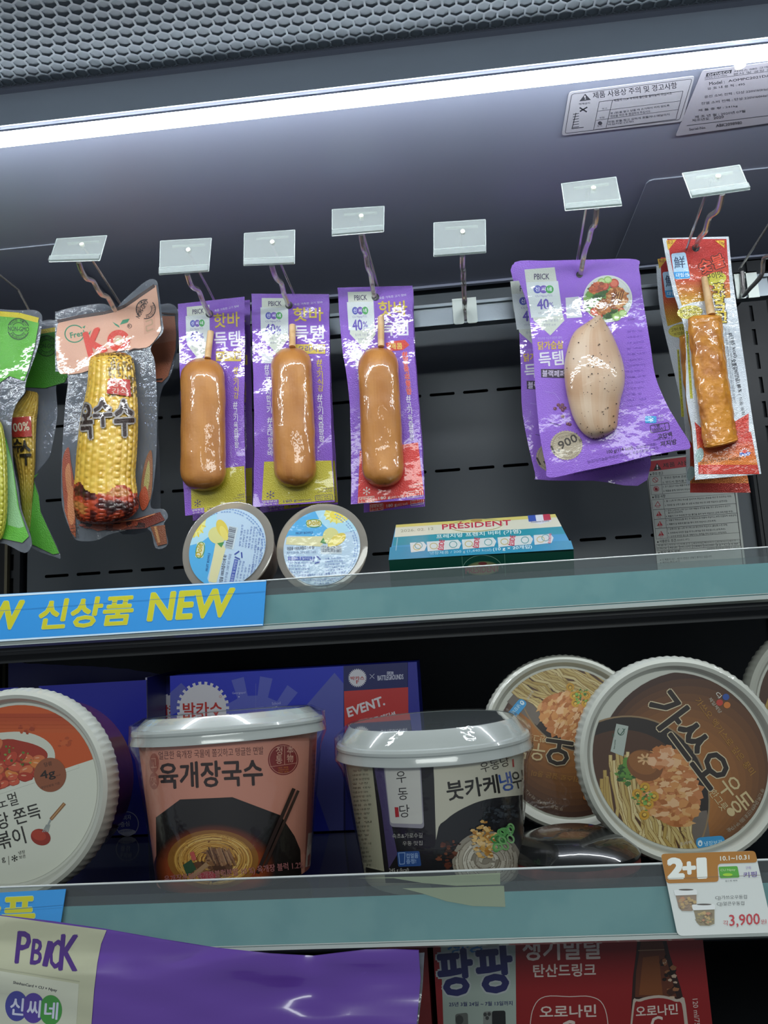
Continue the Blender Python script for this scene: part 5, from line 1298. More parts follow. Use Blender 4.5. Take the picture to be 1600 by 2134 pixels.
# ------------------------------------------------------------------ fruit cups and butter on the upper shelf
def disc_frame(c, n, rpx):
    return rpx / FPX * (c - CAM).dot(CF)
def clip_circle(c, n, r, k=64):
    n = n.normalized(); a_ = n.orthogonal().normalized(); b_ = n.cross(a_)
    return [proj(c + (a_ * math.cos(2 * PI * i / k) + b_ * math.sin(2 * PI * i / k)) * r) for i in range(k)]
C6 = (340, 1020, 1.7778)
def dole_art(a, seed):
    cx, cy = 593, 215                      # drawn for the right cup, in the units of its own lid
    a.ell(cx, cy, 150, 148, '#b8cfe2', 0, n=60)
    a.poly([(450, 90), (640, 60), (720, 110), (600, 175), (470, 170), (440, 190)], '#4fa8dc', 1); a.poly([(560, 60), (720, 70), (740, 150), (640, 165), (590, 120)], '#a9d4e6', 1.2)
    a.ell(650, 92, 46, 30, '#e0dc8a', 1.5, 10); a.ell(650, 92, 26, 18, '#e6d24a', 1.8)
    for k in range(12): t = k * PI / 6; a.line([(650 + 30 * math.cos(t), 92 + 20 * math.sin(t)), (650 + 48 * math.cos(t), 92 + 34 * math.sin(t))], 5, '#dcc94a', 1.7)
    a.poly(rounded([(534, 112), (590, 108), (594, 136), (538, 140)], 8), '#d8d7b0', 3); a.ring(564, 124, 30, 16, 3, '#4f8f3c', 3.5); a.text('Dole', 541, 132, 586, 129, 20, '#b8a21e', 4, .06, shear=.1)
    a.text('FRUIT BOWLS', 496, 166, 560, 162, 8, '#2a5f9a', 3, .05)
    a.poly([(462, 176), (600, 172), (596, 212), (458, 204)], '#d9d3a2', 2); a.ell(628, 172, 30, 32, '#d3cf86', 3, 20); a.ell(655, 185, 34, 19, '#d8c24e', 3.2, -35); a.ell(640, 194, 28, 12, '#e0d06a', 3.4, -35)
    a.poly([(600, 178), (588, 196), (610, 202)], '#4a8c4a', 3.6)
    a.text('과즙을 100%과즙주스에 쏙!', 462, 226, 566, 222, 13, '#3a3550', 3, .02); a.text('복숭아 조각을 그대로 담은 과일컵', 462, 240, 572, 236, 9, '#5a6a9a', 3)
    rnd = random.Random(4); x = 592
    while x < 668: w = rnd.choice((1.2, 2, 3)); a.rect(x, 208, x + w, 234, '#2e2f45', 3); x += w + rnd.choice((1.4, 2.2))
    a.rect(590, 206, 670, 239, '#c9d6dc', 2.6)
    a.rect(466, 250, 558, 264, '#3b53ac', 3); a.text('제품정보 및 보관방법', 470, 262, 554, 262, 10, '#c4d2ea', 4)
    a.lines(6, 468, 276, 560, 276, 12, 7, '#5870b2', 3, seed); a.lines(8, 606, 262, 690, 256, 11, 7, '#5870b2', 3, seed + 1)
    for k in range(3): t = PI * 2 / 3 * k - PI / 2; u = t + 1.5; a.line([(574 + 15 * math.cos(t), 262 + 15 * math.sin(t)), (574 + 15 * math.cos(u), 262 + 15 * math.sin(u))], 5, '#3b4f9e', 3)
    for rr in (136, 127):                 # rings of tiny print near the edge
        for k in range(40):
            t = -1.2 + k * .075
            if rr == 127 and k % 5 == 0: continue
            a.line([(cx + rr * math.cos(t), cy + rr * math.sin(t)), (cx + rr * math.cos(t + .05), cy + rr * math.sin(t + .05))], 4, '#7d9ccc', 2.5)
    a.lines(3, 520, 322, 640, 318, 10, 6, '#5870b2', 3, seed + 2)
def fruit_cup(label, c, rpx, Y, n, rot, seed):
    P = at(*c, Y); r = disc_frame(P, n, rpx); n = n.normalized()
    t = thing('fruit_cup', label, 'fruit cup', P - n * .045 - V((0, 0, r * .6)), 'fruit cups on the upper shelf'); o = t.location.copy()
    mb = MB(); mb.lathe(P, n, [(r * .80, -.0008), (r * .97, -.0004), (r, -.0008), (r, -.0022), (r * .95, -.0024), (r * .84, -.003), (r * .82, -.010), (r * .78, -.03), (r * .68, -.046), (0.0005, -.048)], 80); mb.build('cup', M_CUP, t, o, True)
    mb = MB(); mb.lathe(P, n, [(0.0005, -.004), (r * .80, -.004), (r * .785, -.012), (r * .745, -.03), (r * .65, -.0445), (.0005, -.0455)], 64); mb.build('peaches_in_juice', M_JELLY, t, o, True)
    rr = r * .84; S = Plane(P, n); a = Art(C6); a.clip = clip_circle(P, n, rr)
    cx6, cy6 = (c[0] - 340) * 1.7778, (c[1] - 1020) * 1.7778; k = rpx * 1.7778 * .84 / 148
    co, si = math.cos(math.radians(rot)) * k, math.sin(math.radians(rot)) * k
    a.fn = lambda x, y: (cx6 + (x - 593) * co - (y - 215) * si, cy6 + (x - 593) * si + (y - 215) * co)
    dole_art(a, seed)
    mb = MB(); a.emit(mb, S, .0002, .00006)
    mb.lathe(P, n, [(0.0005, .0001), (rr, .0001), (rr, -.0006), (.0005, -.0006)], 64, hexc('#b8c6cc'))
    mb.build('printed_lid', P_WRAP, t, o)
fruit_cup('left fruit cup, its printed lid turned on its side, touching the other cup', (473, 1141), 103, .672, facing(-.16, .22), -78, 3)
fruit_cup('right fruit cup with upright printed lid, next to the butter box', (670, 1141), 97, .668, facing(-.04, .16), 0, 5)

def butter():
    N_, F_ = .592, .70
    N_, F_ = .676, .785
    c = [at(825, 1094, F_), at(1157, 1072, F_), at(1195, 1145, N_), at(810, 1167, N_)]
    S = Plane(c[3], (c[1] - c[0]).cross(c[3] - c[0]) * -1)
    if S.n.z < 0: S.n = -S.n
    th = .032
    low = [p - S.n * th for p in c]
    t = thing('butter_box', 'green and cream butter box lying tilted on the upper shelf', 'carton', (low[3] + low[2]) / 2); o = t.location.copy()
    mb = MB(); GRN_ = hexc('#0f4a3c')
    mb.hexa(c + low, GRN_)
    a = Art(C6); a.lay = 1
    a.poly([(862, 132), (1452, 92), (1520, 222), (835, 262)], '#3f8fb5', 0)
    a.poly([(840, 215), (1510, 190), (1520, 222), (835, 262)], '#2f86a4', .2)
    a.poly([(862, 132), (1452, 92), (1458, 104), (861, 142)], '#c9bf6c', 1); a.poly([(861, 142), (1458, 104), (1476, 138), (1330, 148), (1240, 152), (1160, 160), (1020, 166), (856, 178)], '#ccccb8', 1)
    a.poly([(856, 178), (1020, 166), (1160, 156), (1330, 146), (1476, 138), (1490, 165), (850, 210)], '#2b8a98', .9)
    a.ring(1160, 134, 100, 24, 3, '#a5a06a', 2, -3); a.text('PRÉSIDENT', 1034, 150, 1288, 133, 24, '#b8324a', 3, .05); a.ell(1160, 116, 22, 5, '#a5864a', 2.5)
    a.text('2026. 02. 12', 880, 160, 1002, 151, 10, '#8a8a72', 2)
    a.poly([(1350, 98), (1432, 92), (1438, 118), (1396, 130), (1354, 122)], '#cfd3d8', 2); a.poly([(1350, 98), (1378, 96), (1382, 118), (1354, 121)], '#3a55a5', 3); a.poly([(1406, 94), (1432, 92), (1437, 114), (1410, 117)], '#b03a4a', 3); a.text('Excellente Qualité', 1362, 126, 1430, 121, 6, '#4a4a6a', 4, .02)
    a.text('프레지덩 프렌치 버터 (가염)', 1012, 186, 1326, 166, 17, '#cfe0dc', 3, .03)
    x = 914
    for i, (x0, x1) in enumerate(((914, 976), (976, 1104), (1106, 1234), (1238, 1370), (1372, 1446))):
        y0 = 199 - (x0 - 914) * .062
        a.poly([(x0, y0), (x1 - 12, y0 - (x1 - x0) * .062), (x1, y0 + 14 - (x1 - x0) * .062), (x1 - 8, y0 + 33 - (x1 - x0) * .062), (x0 + 4, y0 + 36)], '#c3c9c6', 2)
        a.ring(x0 + 26, y0 + 16, 15, 12, 3, '#b7a86c', 3)
        if i: a.text('ÉSIDE', x0 + 62, y0 + 31, x0 + 66, y0 - 6, 24 if i < 4 else 10, '#b8324a', 3, .05)
        a.ring(x1 - 30, y0 + 10, 15, 13, 3, '#5f9a9a', 3)
    a.text('냉장제품 / 200 g (1,440 kcal)', 988, 246, 1216, 232, 14, '#a8cbd6', 3); a.text('(10 g × 20개입)', 1222, 232, 1366, 222, 16, '#d0e2e4', 3, .03)
    a.line([(868, 180), (862, 228)], 3, '#8fb2be', 2)
    a.emit(mb, S, .0002, .00006)
    ff = (c[2] - c[3]).cross(low[3] - c[3]).normalized()
    if ff.y > 0: ff = -ff
    S2 = Plane(c[3], ff); a = Art(C6); a.lay = 1
    a.line([(1106, 244), (1112, 330)], 2, '#5f8f7c'); a.line([(1264, 236), (1268, 320)], 2, '#5f8f7c'); a.ring(1183, 300, 76, 58, 2, '#7da894', 1, 0, 24, 190, 350)
    a.ell(1183, 292, 58, 22, '#8c8a62', 2, -3); a.ring(1183, 292, 62, 26, 4, '#6d7f5a', 1.5, -3); a.ell(1183, 274, 16, 6, '#7a3a3a', 3); a.text('PRESIDENT', 1120, 312, 1246, 303, 24, '#9a4a50', 4, .05)
    a.emit(mb, S2, .0002, .00006)
    mb.build('printed_carton', P_CARD, t, o)
butter()

# ------------------------------------------------------------------ noodle bowls lying with their lids to the front
D1 = (0, 1340, 3.8095); D2 = (260, 1360, 3.4783); D3 = (660, 1360, 3.3333); D4 = (1000, 1340, 2.6667)
def lid_bowl(label, c, rpx, Y, n, m_body, artf, view, fn=None, deep=.078, tap=.74, cat='noodle bowl', name='noodle_bowl', group=None, labr=.835):
    n = n.normalized()
    for _ in range(40):                   # the distance at which a bowl this big rests on the deck
        P = at(*c, Y); r = disc_frame(P, n, rpx)
        Y += .5 * (P.z - r * math.hypot(n.x, n.y) * 1.0 - .0172 * n.z - .001 - deckz(False, Y + .02)) / max(.05, (CAM.z - P.z + r) / Y)
    t = thing(name, label, cat, P - n * deep * .5 - V((0, 0, r)), group); o = t.location.copy()
    rib = lambda i, t_: (.0003 * math.sin(84 * t_) if i in (6, 7, 8) else 0)
    d = .0075
    mb = MB(); mb.lathe(P, n, [(.0005, -d), (r * .86, -d), (r * .875, -d * .6), (r * .90, -.0012), (r * .935, 0), (r * .97, -.0018), (r * .992, -.006), (r, -.0105), (r, -.0165), (r * .985, -.0185), (r * .94, -.019)], 336, rib=rib); mb.build('lid', M_CREAM, t, o, True)
    mb = MB(); mb.lathe(P, n, [(r * .96, -.017), (r * .97, -.021), (r * lerp(tap, .97, .8), -.024), (r * tap, -deep + .006), (r * (tap - .03), -deep), (.0005, -deep)], 96); mb.build('bowl_body', m_body, t, o, True)
    S = Plane(P - n * (d - .0002), n); a = Art(view, fn); a.clip = clip_circle(P - n * d, n, r * labr); artf(a)
    mb = MB(); a.emit(mb, S, .0002, .00003); mb.build('printed_label', P_WRAP, t, o)
    return t, P, r, n
def cj_art(a):
    for i in range(12): a.ell(1173 - 10 * i, 675 + 16 * i, 520 - i * 26, 520 - i * 26, mixc('#3f2519', '#a3682c', i / 11), i * .05, n=56)
    a.ell(800, 905, 470, 500, '#241b17', 1, 20, 64); a.ring(800, 905, 474, 506, 9, '#8d7454', 1.3, 20, 64); a.poly([(1170, 940), (1260, 930), (1290, 1190), (1180, 1200)], '#6c625a', 1.1)
    a.ell(780, 900, 400, 420, '#4a2d1a', 1.5, 20, 60)
    rnd = random.Random(8)
    for i in range(46):                   # noodle strands
        x = 690 + i * 9.5 + rnd.uniform(-8, 8); y = 640 + rnd.uniform(-40, 120)
        pts = [crom([(x - 10, y), (x + rnd.uniform(-6, 26), y + 180), (x + 60 + rnd.uniform(-20, 30), y + 360), (x + 110, y + 560)], k / 8) for k in range(9)]
        a.line(pts, 22, '#8a6a34', 2 + i * .04); a.line(pts, 16, rnd.choice(['#c9b378', '#bda566', '#d3c18c', '#b0944f']), 2.02 + i * .04)
    a.flake(835, 700, 60, 90, 50, 26, ['#3e6a2a', '#5a8a36', '#2c5020'], 5, 11, 30, bed=False)
    a.flake(1060, 800, 150, 230, 300, 36, ['#b5703a', '#c98a4e', '#d3a066', '#a4602a', '#dcb083', '#bf7a48'], 5, 21, -18)
    a.ell(915, 680, 104, 84, '#7a4a22', 9, 25); a.ell(905, 665, 84, 62, '#8f5a2a', 9.2, 25)
    for k in range(4): t = k * PI / 4 + .3; a.line([(918 - 46 * math.cos(t), 645 - 32 * math.sin(t)), (918 + 46 * math.cos(t), 645 + 32 * math.sin(t))], 11, '#d2a878', 9.5)
    a.flake(1010, 640, 60, 40, 26, 40, ['#cf9468', '#dcb08a', '#b8713f'], 9.6, 31, -10, bed=False)
    for x, y in ((872, 838), (965, 852), (916, 802), (936, 895), (912, 955), (905, 880)):
        a.ell(x, y, 28, 28, '#c8952a', 9); a.ell(x, y, 15, 15, '#8f6a1c', 9.3); a.ell(x + 2, y - 2, 10, 9, '#d9b24c', 9.5)
    a.flake(905, 870, 60, 70, 26, 14, ['#5a8a36', '#7aa84a', '#3e6a2a'], 8.4, 41, bed=False)
    a.text('가쓰오', 905, 365, 1256, 833, 205, '#241912', 12, .06, edge='#c9b998', ew=.028)
    a.text('우동', 1308, 794, 1434, 962, 118, '#c9b486', 12, .02); a.text('한그릇', 1268, 837, 1343, 937, 48, '#c9b486', 12, .01); a.ell(1392, 938, 26, 20, '#c9b486', 12, 50)
    a.text('가쓰오 엑기스로 깊은 풍미', 1188, 322, 1500, 738, 40, '#a3752f', 12, 0)
    for x, y, c in ((1365, 300, '#2f4f9a'), (1330, 331, '#b83a2e'), (1371, 345, '#c9742c')): a.ell(x, y, 19, 18, c, 12)
    a.text('CJ', 1302, 288, 1326, 310, 26, '#d0ccc2', 12, .04); a.text('제일제당', 1266, 312, 1328, 394, 21, '#b8b0a2', 12, .01)
    a.poly([(757, 448), (824, 462), (796, 630), (724, 602)], '#a9b3ab', 10); a.ring(782, 492, 20, 22, 4, '#3c5a4a', 10.5, 0, 20, -60, 240); a.line([(764, 496), (778, 512), (806, 476)], 5, '#3c5a4a', 10.6)
    a.text('FSC', 748, 520, 746, 500, 14, '#3c5a4a', 10.5, .04); a.lines(3, 748, 590, 756, 530, 0, 8, '#5a6a60', 10.5, 3, 'MIX Paper from responsible sources')
    a.poly(rounded([(1195, 1082), (1355, 1068), (1364, 1130), (1205, 1146)], 30), '#3a96cf', 10); a.ell(1222, 1112, 13, 17, '#d8eaf4', 10.5); a.ell(1222, 1115, 5, 7, '#3a96cf', 10.7); a.text('냉장보관', 1246, 1128, 1346, 1118, 26, '#b8dcee', 10.5, .03)
    a.text('조리예', 1112, 1128, 1178, 1114, 20, '#c9c5ba', 10)
    for j, (body_, rr, t0, t1, hh) in enumerate((('뚜껑을 덮지 마시고 전자레인지에 조리하십시오', 446, -.62, .95, 24), ('용기 안쪽 표시선까지 뜨거운 물을 부어 주세요', 408, .35, 1.08, 22))):
        n = len(body_)
        for i, ch in enumerate(body_):
            if ch == ' ': continue
            t = t0 + (t1 - t0) * i / n; x, y = 1173 + rr * math.cos(t), 675 + rr * math.sin(t); tx, ty = -math.sin(t), math.cos(t); w = hh * .5
            a.text(ch, x - tx * w, y - ty * w, x + tx * w, y + ty * w, hh, '#9a8a76', 11, .01, res=1)
CG = 'noodle bowls lying with their brown lids to the front'
F0 = facing(-.02, .06)
bb = mat('cream_bowl', '#c2bfb0', .35, coat=.5, coat_bump=.3, cscale=26)
lid_bowl('front noodle bowl with brown printed lid above the price card', (1421, 1583), 214, .525, F0, bb, cj_art, D4, lambda x, y: (x + 0, y + 0), group=CG)
def spun(cx, cy, k, rot):
    co, si = math.cos(math.radians(rot)) * k, math.sin(math.radians(rot)) * k
    return lambda x, y: (cx + (x - 1173) * co - (y - 675) * si, cy + (x - 1173) * si + (y - 675) * co)
lid_bowl('brown lidded noodle bowl behind, its print upside down', (1184, 1545), 181, .612, facing(0, .10), bb, cj_art, D4, spun((1192 - 1000) * 2.6667, (1548 - 1340) * 2.6667, .81, 135), group=CG)
lid_bowl('noodle bowl cut by the right edge behind the brown lidded one', (1762, 1487), 200, .65, facing(0, .08), bb, cj_art, D4, spun(2032, 392, .86, 20), group=CG)
def tteok_art(a):
    a.poly([(-900, 300), (900, 300), (900, 2300), (-900, 2300)], '#cfd2c4', 0)
    a.poly([(-700, 300), (900, 300), (900, 870), (620, 962), (0, 1172), (-700, 1400)], '#bf5220', 1)
    for i in range(8): a.poly([(-700, 560 + i * 30), (900, 560 + i * 30), (900, 592 + i * 30), (-700, 592 + i * 30)], mixc('#a8401c', '#c9602a', i / 7), 1.2) if i < 5 else None
    a.flake(215, 680, 60, 46, 14, 24, ['#9a3a1a', '#b04a22'], 1.6, 3, bed=False); a.flake(510, 790, 56, 46, 14, 24, ['#a8461c', '#bf5a2a'], 1.6, 4, bed=False)
    a.poly(smooth_outline([(-700, 900), (-400, 760), (0, 712), (200, 708), (350, 760), (430, 850), (425, 960), (330, 1060), (0, 1172), (-700, 1400)], 4), '#c9cbbd', 2)
    rnd = random.Random(5); cl = ['#b3402a', '#c4553a', '#a83620', '#c86a40', '#94301e', '#cf7a3a']
    a.poly(smooth_outline([(-400, 900), (0, 770), (180, 780), (330, 830), (380, 900), (300, 1010), (120, 1110), (0, 1165), (-400, 1300)], 4), '#9a2f1c', 3)
    for i in range(60):
        x, y = rnd.uniform(-300, 340), rnd.uniform(800, 1140)
        if y > 1150 - x * .34 or (x - 20) ** 2 / 360 ** 2 + (y - 980) ** 2 / 215 ** 2 > 1: continue
        w = rnd.uniform(40, 72); q = rnd.uniform(-50, 30); c = rnd.choice(cl)
        a.ell(x, y, w, w * .62, mixc(c, '#4a120a', .45), 3.5 + i * .05, q); a.ell(x, y - 3, w * .93, w * .55, c, 3.53 + i * .05, q); a.ell(x - w * .2, y - w * .2, w * .35, w * .1, mixc(c, '#e8b890', .55), 3.56 + i * .05, q)
    a.flake(60, 920, 200, 100, 30, 13, ['#5a7a34', '#3c5a22', '#7a9a48'], 7, 6, bed=False)
    a.poly([(-700, 1400), (0, 1172), (620, 962), (630, 990), (0, 1200), (-700, 1430)], '#cfd2c4', 7.5)
    a.ell(400, 1046, 128, 136, '#8a4f33', 9, n=48); a.text('당류', 356, 984, 418, 972, 34, '#2e1a12', 10, .01); a.text('4g', 332, 1100, 448, 1076, 82, '#241510', 10, .05); a.text('100 g당', 452, 1062, 486, 1050, 14, '#3a2218', 10)
    a.text('영양성분표 기준', 330, 1160, 480, 1120, 20, '#3a2218', 10)
    k = '#2b2a26'
    a.text('이노멀', -92, 1348, 152, 1280, 104, k, 9, .0); a.text('저당 쫀득', -120, 1518, 336, 1388, 126, k, 9, .02); a.text('떡볶이', -120, 1676, 214, 1586, 138, k, 9, .02)
    a.text('280 g', -90, 1780, 50, 1740, 56, k, 9); a.line([(70, 1690), (74, 1760)], 4, '#6a6a62', 9); snow(a, 118, 1708, 26, k, 5, 9); a.text('냉장', 152, 1680, 204, 1668, 28, k, 9); a.text('보관', 156, 1714, 208, 1702, 28, k, 9)
    a.line([(515, 1272), (405, 1400)], 26, '#8a5a34', 9); a.line([(512, 1274), (410, 1396)], 10, '#b08a5c', 9.4); a.line([(405, 1400), (385, 1440)], 14, '#8f9694', 9)
    for d in (-20, -6, 8, 22): a.line([(385 + d * .6, 1440), (360 + d, 1500)], 7, '#8f9694', 9)
    a.ell(325, 1540, 80, 64, '#8f2a1a', 8.8, 20); a.ell(310, 1525, 60, 40, '#a83a24', 8.9, 20)
lid_bowl('rice cake bowl with an orange and white lid at the left edge', (16, 1655), 216, .520, facing(.04, .05), mat('dark_red_bowl', '#6d241e', .3, coat=.8, coat_bump=.4, cscale=26), tteok_art, D1, deep=.072, tap=.87, cat='rice cake bowl', name='rice_cake_bowl')

# ------------------------------------------------------------------ noodle cups
def hull(P):
    P = sorted(set(P)); out = []
    for Q in (P, P[::-1]):
        h_ = []
        for p in Q:
            while len(h_) > 1 and (h_[-1][0] - h_[-2][0]) * (p[1] - h_[-2][1]) - (h_[-1][1] - h_[-2][1]) * (p[0] - h_[-2][0]) <= 0: h_.pop()
            h_.append(p)
        out += h_[:-1]
    return out
def cup(label, cxp, Y, hw_bot, hw_top, hw_fl, yf_px, sidecol, artf, view, lean, name='noodle_cup', top=.018, trans=None):
    b = at(cxp[0], 1850, Y); zb_ = deckz(False, Y) + (.0012 if lean[0] > -.01 else .0045)
    base = V((b.x, Y, zb_)); depth = (base - CAM).dot(CF)
    r0 = hw_bot / FPX * depth; r1 = hw_top / FPX * depth; rf = hw_fl / FPX * depth
    zf = at(cxp[1], yf_px, Y - rf).z; h = zf - zb_ + .004
    t = thing(name, label, 'noodle cup', base, 'noodle cups standing on the lower shelf'); o = base
    S = Cone(base, r0, r1, h, (lean[0] + SLOPE, lean[1])); R_ = S.rot; ax = R_ @ V((0, 0, 1))
    mb = MB(); mb.lathe(base, ax, [(.0005, .001), (r0 * .96, .001), (r0, .003), (r1, h), (r1 * .9, h)], 96, hexc(sidecol)); 
    a = Art(view); a.clip = hull([proj(base + R_ @ V((rr * math.cos(k * PI / 60), rr * math.sin(k * PI / 60), zz))) for rr, zz in ((r0 * .995, .002), (r1 * .995, h)) for k in range(120)])
    artf(a); a.emit(mb, S, .0003, .00009, 8)
    mb.build('printed_cup', P_WRAP, t, o, True, 0)
    mb = MB(); mb.lathe(base, ax, [(r1 * 1.0, h - .004), (rf * 1.01, h - .0045), (rf * 1.01, h - .004), (rf * .99, h - .001), (rf * .985, h + .0005), (rf * 1.0, h + .0015), (rf * 1.0, h + .003), (rf * .985, h + .0045), (rf * .955, h + .005), (rf * .865, h + top), (rf * .85, h + top + .0008)], 128); mb.build('lid', M_LID, t, o, True)
    mb = MB(); mb.lathe(base, ax, [(rf * .855, h + top + .0006), (rf * .6, h + top + .0006), (.0005, h + top + .0006)], 96); mb.build('lid_window', M_LIDTOP, t, o, True)
    mb = MB(); prof = [(r0 * 1.01, .004), (r0 * 1.03, .012), (lerp(r0, r1, .5) * 1.03, h * .5), (r1 * 1.03, h * .85), (rf * 1.022, h - .005), (rf * 1.015, h + .008), (rf * .88, h + top + .0015)]
    mb.lathe(base, ax, prof, 96); mb.build('shrink_wrap', M_WRAP, t, o, True)
    return t
def yuk_art(a):
    K = '#2b1a17'; R_ = '#7d2a2a'
    a.rect(150, 640, 1500, 1900, '#c78672', 0)
    a.poly([(1340, 600), (1500, 560), (1480, 1700), (1300, 1700)], '#8a4f47', .5); a.lines(20, 1360, 720, 1440, 712, 34, 14, '#4a2a2a', 1, 4); a.poly([(1330, 1310), (1372, 1300), (1356, 1540), (1308, 1556)], '#b8a79c', 1)
    a.text('얼큰한 육개장 국물에 쫄깃하고 탱글한 면발', 246, 776, 1006, 738, 58, '#5a2c28', 1, .0)
    a.text('육개장국수', 250, 988, 1000, 958, 185, K, 2, .05)
    for y, ch in ((800, '고'), (930, '깻')): a.ell(212, y, 34, 70 if y < 900 else 62, '#a35a4c', 1); a.text(ch, 190, y + 36, 232, y + 34, 70, '#c78672', 2, .02)
    a.ell(1148, 776, 110, 112, R_, 1, n=48); a.ring(1148, 776, 102, 104, 4, '#c08674', 2, n=48); a.line([(1158, 675), (1158, 815)], 4, '#c08674', 2); a.line([(1050, 828), (1248, 800)], 4, '#c08674', 2)
    a.stack('정통', 1118, 682, 1118, 812, 46, '#c99a86', 2, .02); a.stack('本物', 1198, 676, 1198, 800, 46, '#c99a86', 2, .02); a.lines(3, 1112, 842, 1190, 834, 16, 10, '#c9803a', 2, 5)
    a.poly([(225, 1195), (400, 1065), (780, 1048), (1130, 1180), (1230, 1330), (1272, 1430), (1282, 1660), (1200, 1800), (300, 1800), (230, 1640)], '#17110f', 2)
    for i in range(8): a.ell(650, 1560, 440 - i * 14, 320 - i * 12, mixc('#2a130c', '#8a3c18', i / 7), 3 + i * .05, n=48)
    a.noodles(640, 1500, 330, 215, 170, 12, ['#8a5a22', '#7a4a1a', '#c79a4c', '#b8863a', '#d3ad62', '#c29244'], 4, 7)
    a.flake(640, 1540, 150, 110, 60, 40, ['#5a3a26', '#7a5436', '#462a1a', '#8f6a48'], 9, 8, -15, bed=False)
    for i in range(26):
        rnd = random.Random(i); x = 600 + i * 6; a.line([(x, 1420 + rnd.uniform(-14, 20)), (x + 40 + rnd.uniform(-20, 20), 1530 + rnd.uniform(-10, 20))], 9, rnd.choice(['#6a4630', '#8a6244', '#4a2e1e', '#a07a58']), 13)
    a.poly([(420, 1540), (480, 1500), (520, 1570), (450, 1620)], '#2f4a34', 13); a.poly([(470, 1450), (500, 1440), (520, 1500), (490, 1510)], '#b5524a', 13.2); a.line([(470, 1640), (600, 1530)], 34, '#9a7a5a', 13.4)
    a.ell(600, 1620, 60, 34, '#9a3a44', 13.6)
    a.line([(1226, 985), (960, 1600)], 26, '#2a1a16', 14); a.line([(1258, 1000), (1010, 1560)], 20, '#33201a', 14)
    a.text('육개장분말(육개장블럭분말 10 %) 육개장 블럭 1.2%', 290, 1680, 1296, 1572, 62, '#a86a6a', 15, .02)
cup('red noodle soup cup in shrink film, black bowl picture', (490, 490), .548, 158, 190, 204, 1556, '#c78672', yuk_art, D2, (math.radians(-3.2), math.radians(-1.2)), top=.0105)
def udon_art(a):
    a.rect(100, 700, 1600, 1800, '#b9b6a2', 0)
    a.poly([(180, 780), (392, 780), (490, 1600), (330, 1600), (240, 1200)], '#a9a78f', .5); a.lines(24, 250, 830, 388, 822, 30, 15, '#4f4c40', 1, 4)
    a.poly([(340, 1490), (470, 1520), (474, 1536), (340, 1526)], '#23221e', 2)
    a.poly([(385, 790), (812, 780), (836, 1600), (478, 1600)], '#191619', 1); a.poly([(398, 800), (470, 800), (520, 1200), (560, 1400), (500, 1500), (450, 1100)], '#4a3f66', 1.2)
    a.poly(rounded([(462, 780), (722, 780), (746, 1222), (510, 1210)], 26), '#8f8c96', 2); a.poly(rounded([(470, 780), (714, 780), (736, 1192), (512, 1186)], 20), '#c3c2bb', 2.4)
    a.text('우', 556, 908, 624, 900, 80, '#24211f', 3, .0); a.text('동', 566, 1026, 634, 1022, 84, '#24211f', 3, .0); a.text('당', 578, 1148, 648, 1142, 88, '#24211f', 3, .0)
    a.poly([(540, 1074), (566, 1074), (572, 1142), (546, 1144)], '#a8262a', 3)
    a.text('속초&가로수길', 524, 1292, 734, 1286, 34, '#a9a6a0', 3); a.text('우동 맛집', 596, 1342, 734, 1338, 32, '#a9a6a0', 3)
    a.poly(rounded([(556, 1384), (712, 1378), (726, 1482), (566, 1488)], 12), '#2c4f8c', 3); a.text('컵얼음', 622, 1430, 704, 1426, 34, '#9ab4da', 4, .03); a.text('증정!', 622, 1468, 690, 1464, 32, '#9ab4da', 4, .03); a.line([(568, 1392), (576, 1470), (608, 1468), (612, 1390)], 4, '#9ab4da', 4, True)
    a.text('245 g (kcal)', 502, 1534, 640, 1530, 34, '#b9b6ae', 3)
    a.poly([(808, 720), (1560, 640), (1560, 1600), (838, 1600)], '#bfbcaa', 1)
    a.text('우동당', 1146, 838, 1344, 784, 72, '#3a3630', 2, .01); a.poly([(1356, 742), (1368, 738), (1372, 794), (1360, 796)], '#a8262a', 2)
    a.text('붓카케', 914, 1030, 1272, 974, 130, '#22201d', 2, .05); a.text('냉', 1284, 968, 1368, 952, 128, '#2f4f96', 2, .04); a.text('우동', 1372, 950, 1500, 920, 118, '#22201d', 2, .03)
    a.poly(smooth_outline([(836, 1262), (900, 1160), (1020, 1080), (1180, 1020), (1420, 990), (1560, 980), (1560, 1700), (840, 1700)], 4), '#16161a', 2)
    a.flake(1280, 1120, 130, 60, 90, 18, ['#23262c', '#0f1013', '#343a40'], 3, 4, -12, bed=False); a.flake(930, 1400, 90, 110, 40, 26, ['#3a2018', '#55291c', '#2a1712', '#6a3a26'], 3, 5, bed=False)
    a.noodles(1180, 1450, 240, 210, 60, 26, ['#8f887a', '#7d7466', '#bdb7a8', '#aaa394', '#c9c4b6'], 4, 9)
    a.flake(1160, 1300, 90, 130, 110, 22, ['#c79a52', '#d6b070', '#b8843c', '#e0c08a', '#a87434'], 9, 12, -10, bed=False)
    for i in range(16):
        rnd = random.Random(i + 50); a.ring(1290 + rnd.uniform(-55, 60), 1270 + rnd.uniform(-60, 90), 34, 26, 12, rnd.choice(['#4a8a4a', '#5fa05a', '#3a703c', '#7ab06e']), 13 + i * .05, rnd.uniform(0, 90), 18)
cup('white noodle cup with black panel and lettering, middle of the lower shelf', (925, 908), .548, 163, 192, 206, 1590, '#b9b6a2', udon_art, D3, (0, math.radians(-.6)), top=.014)
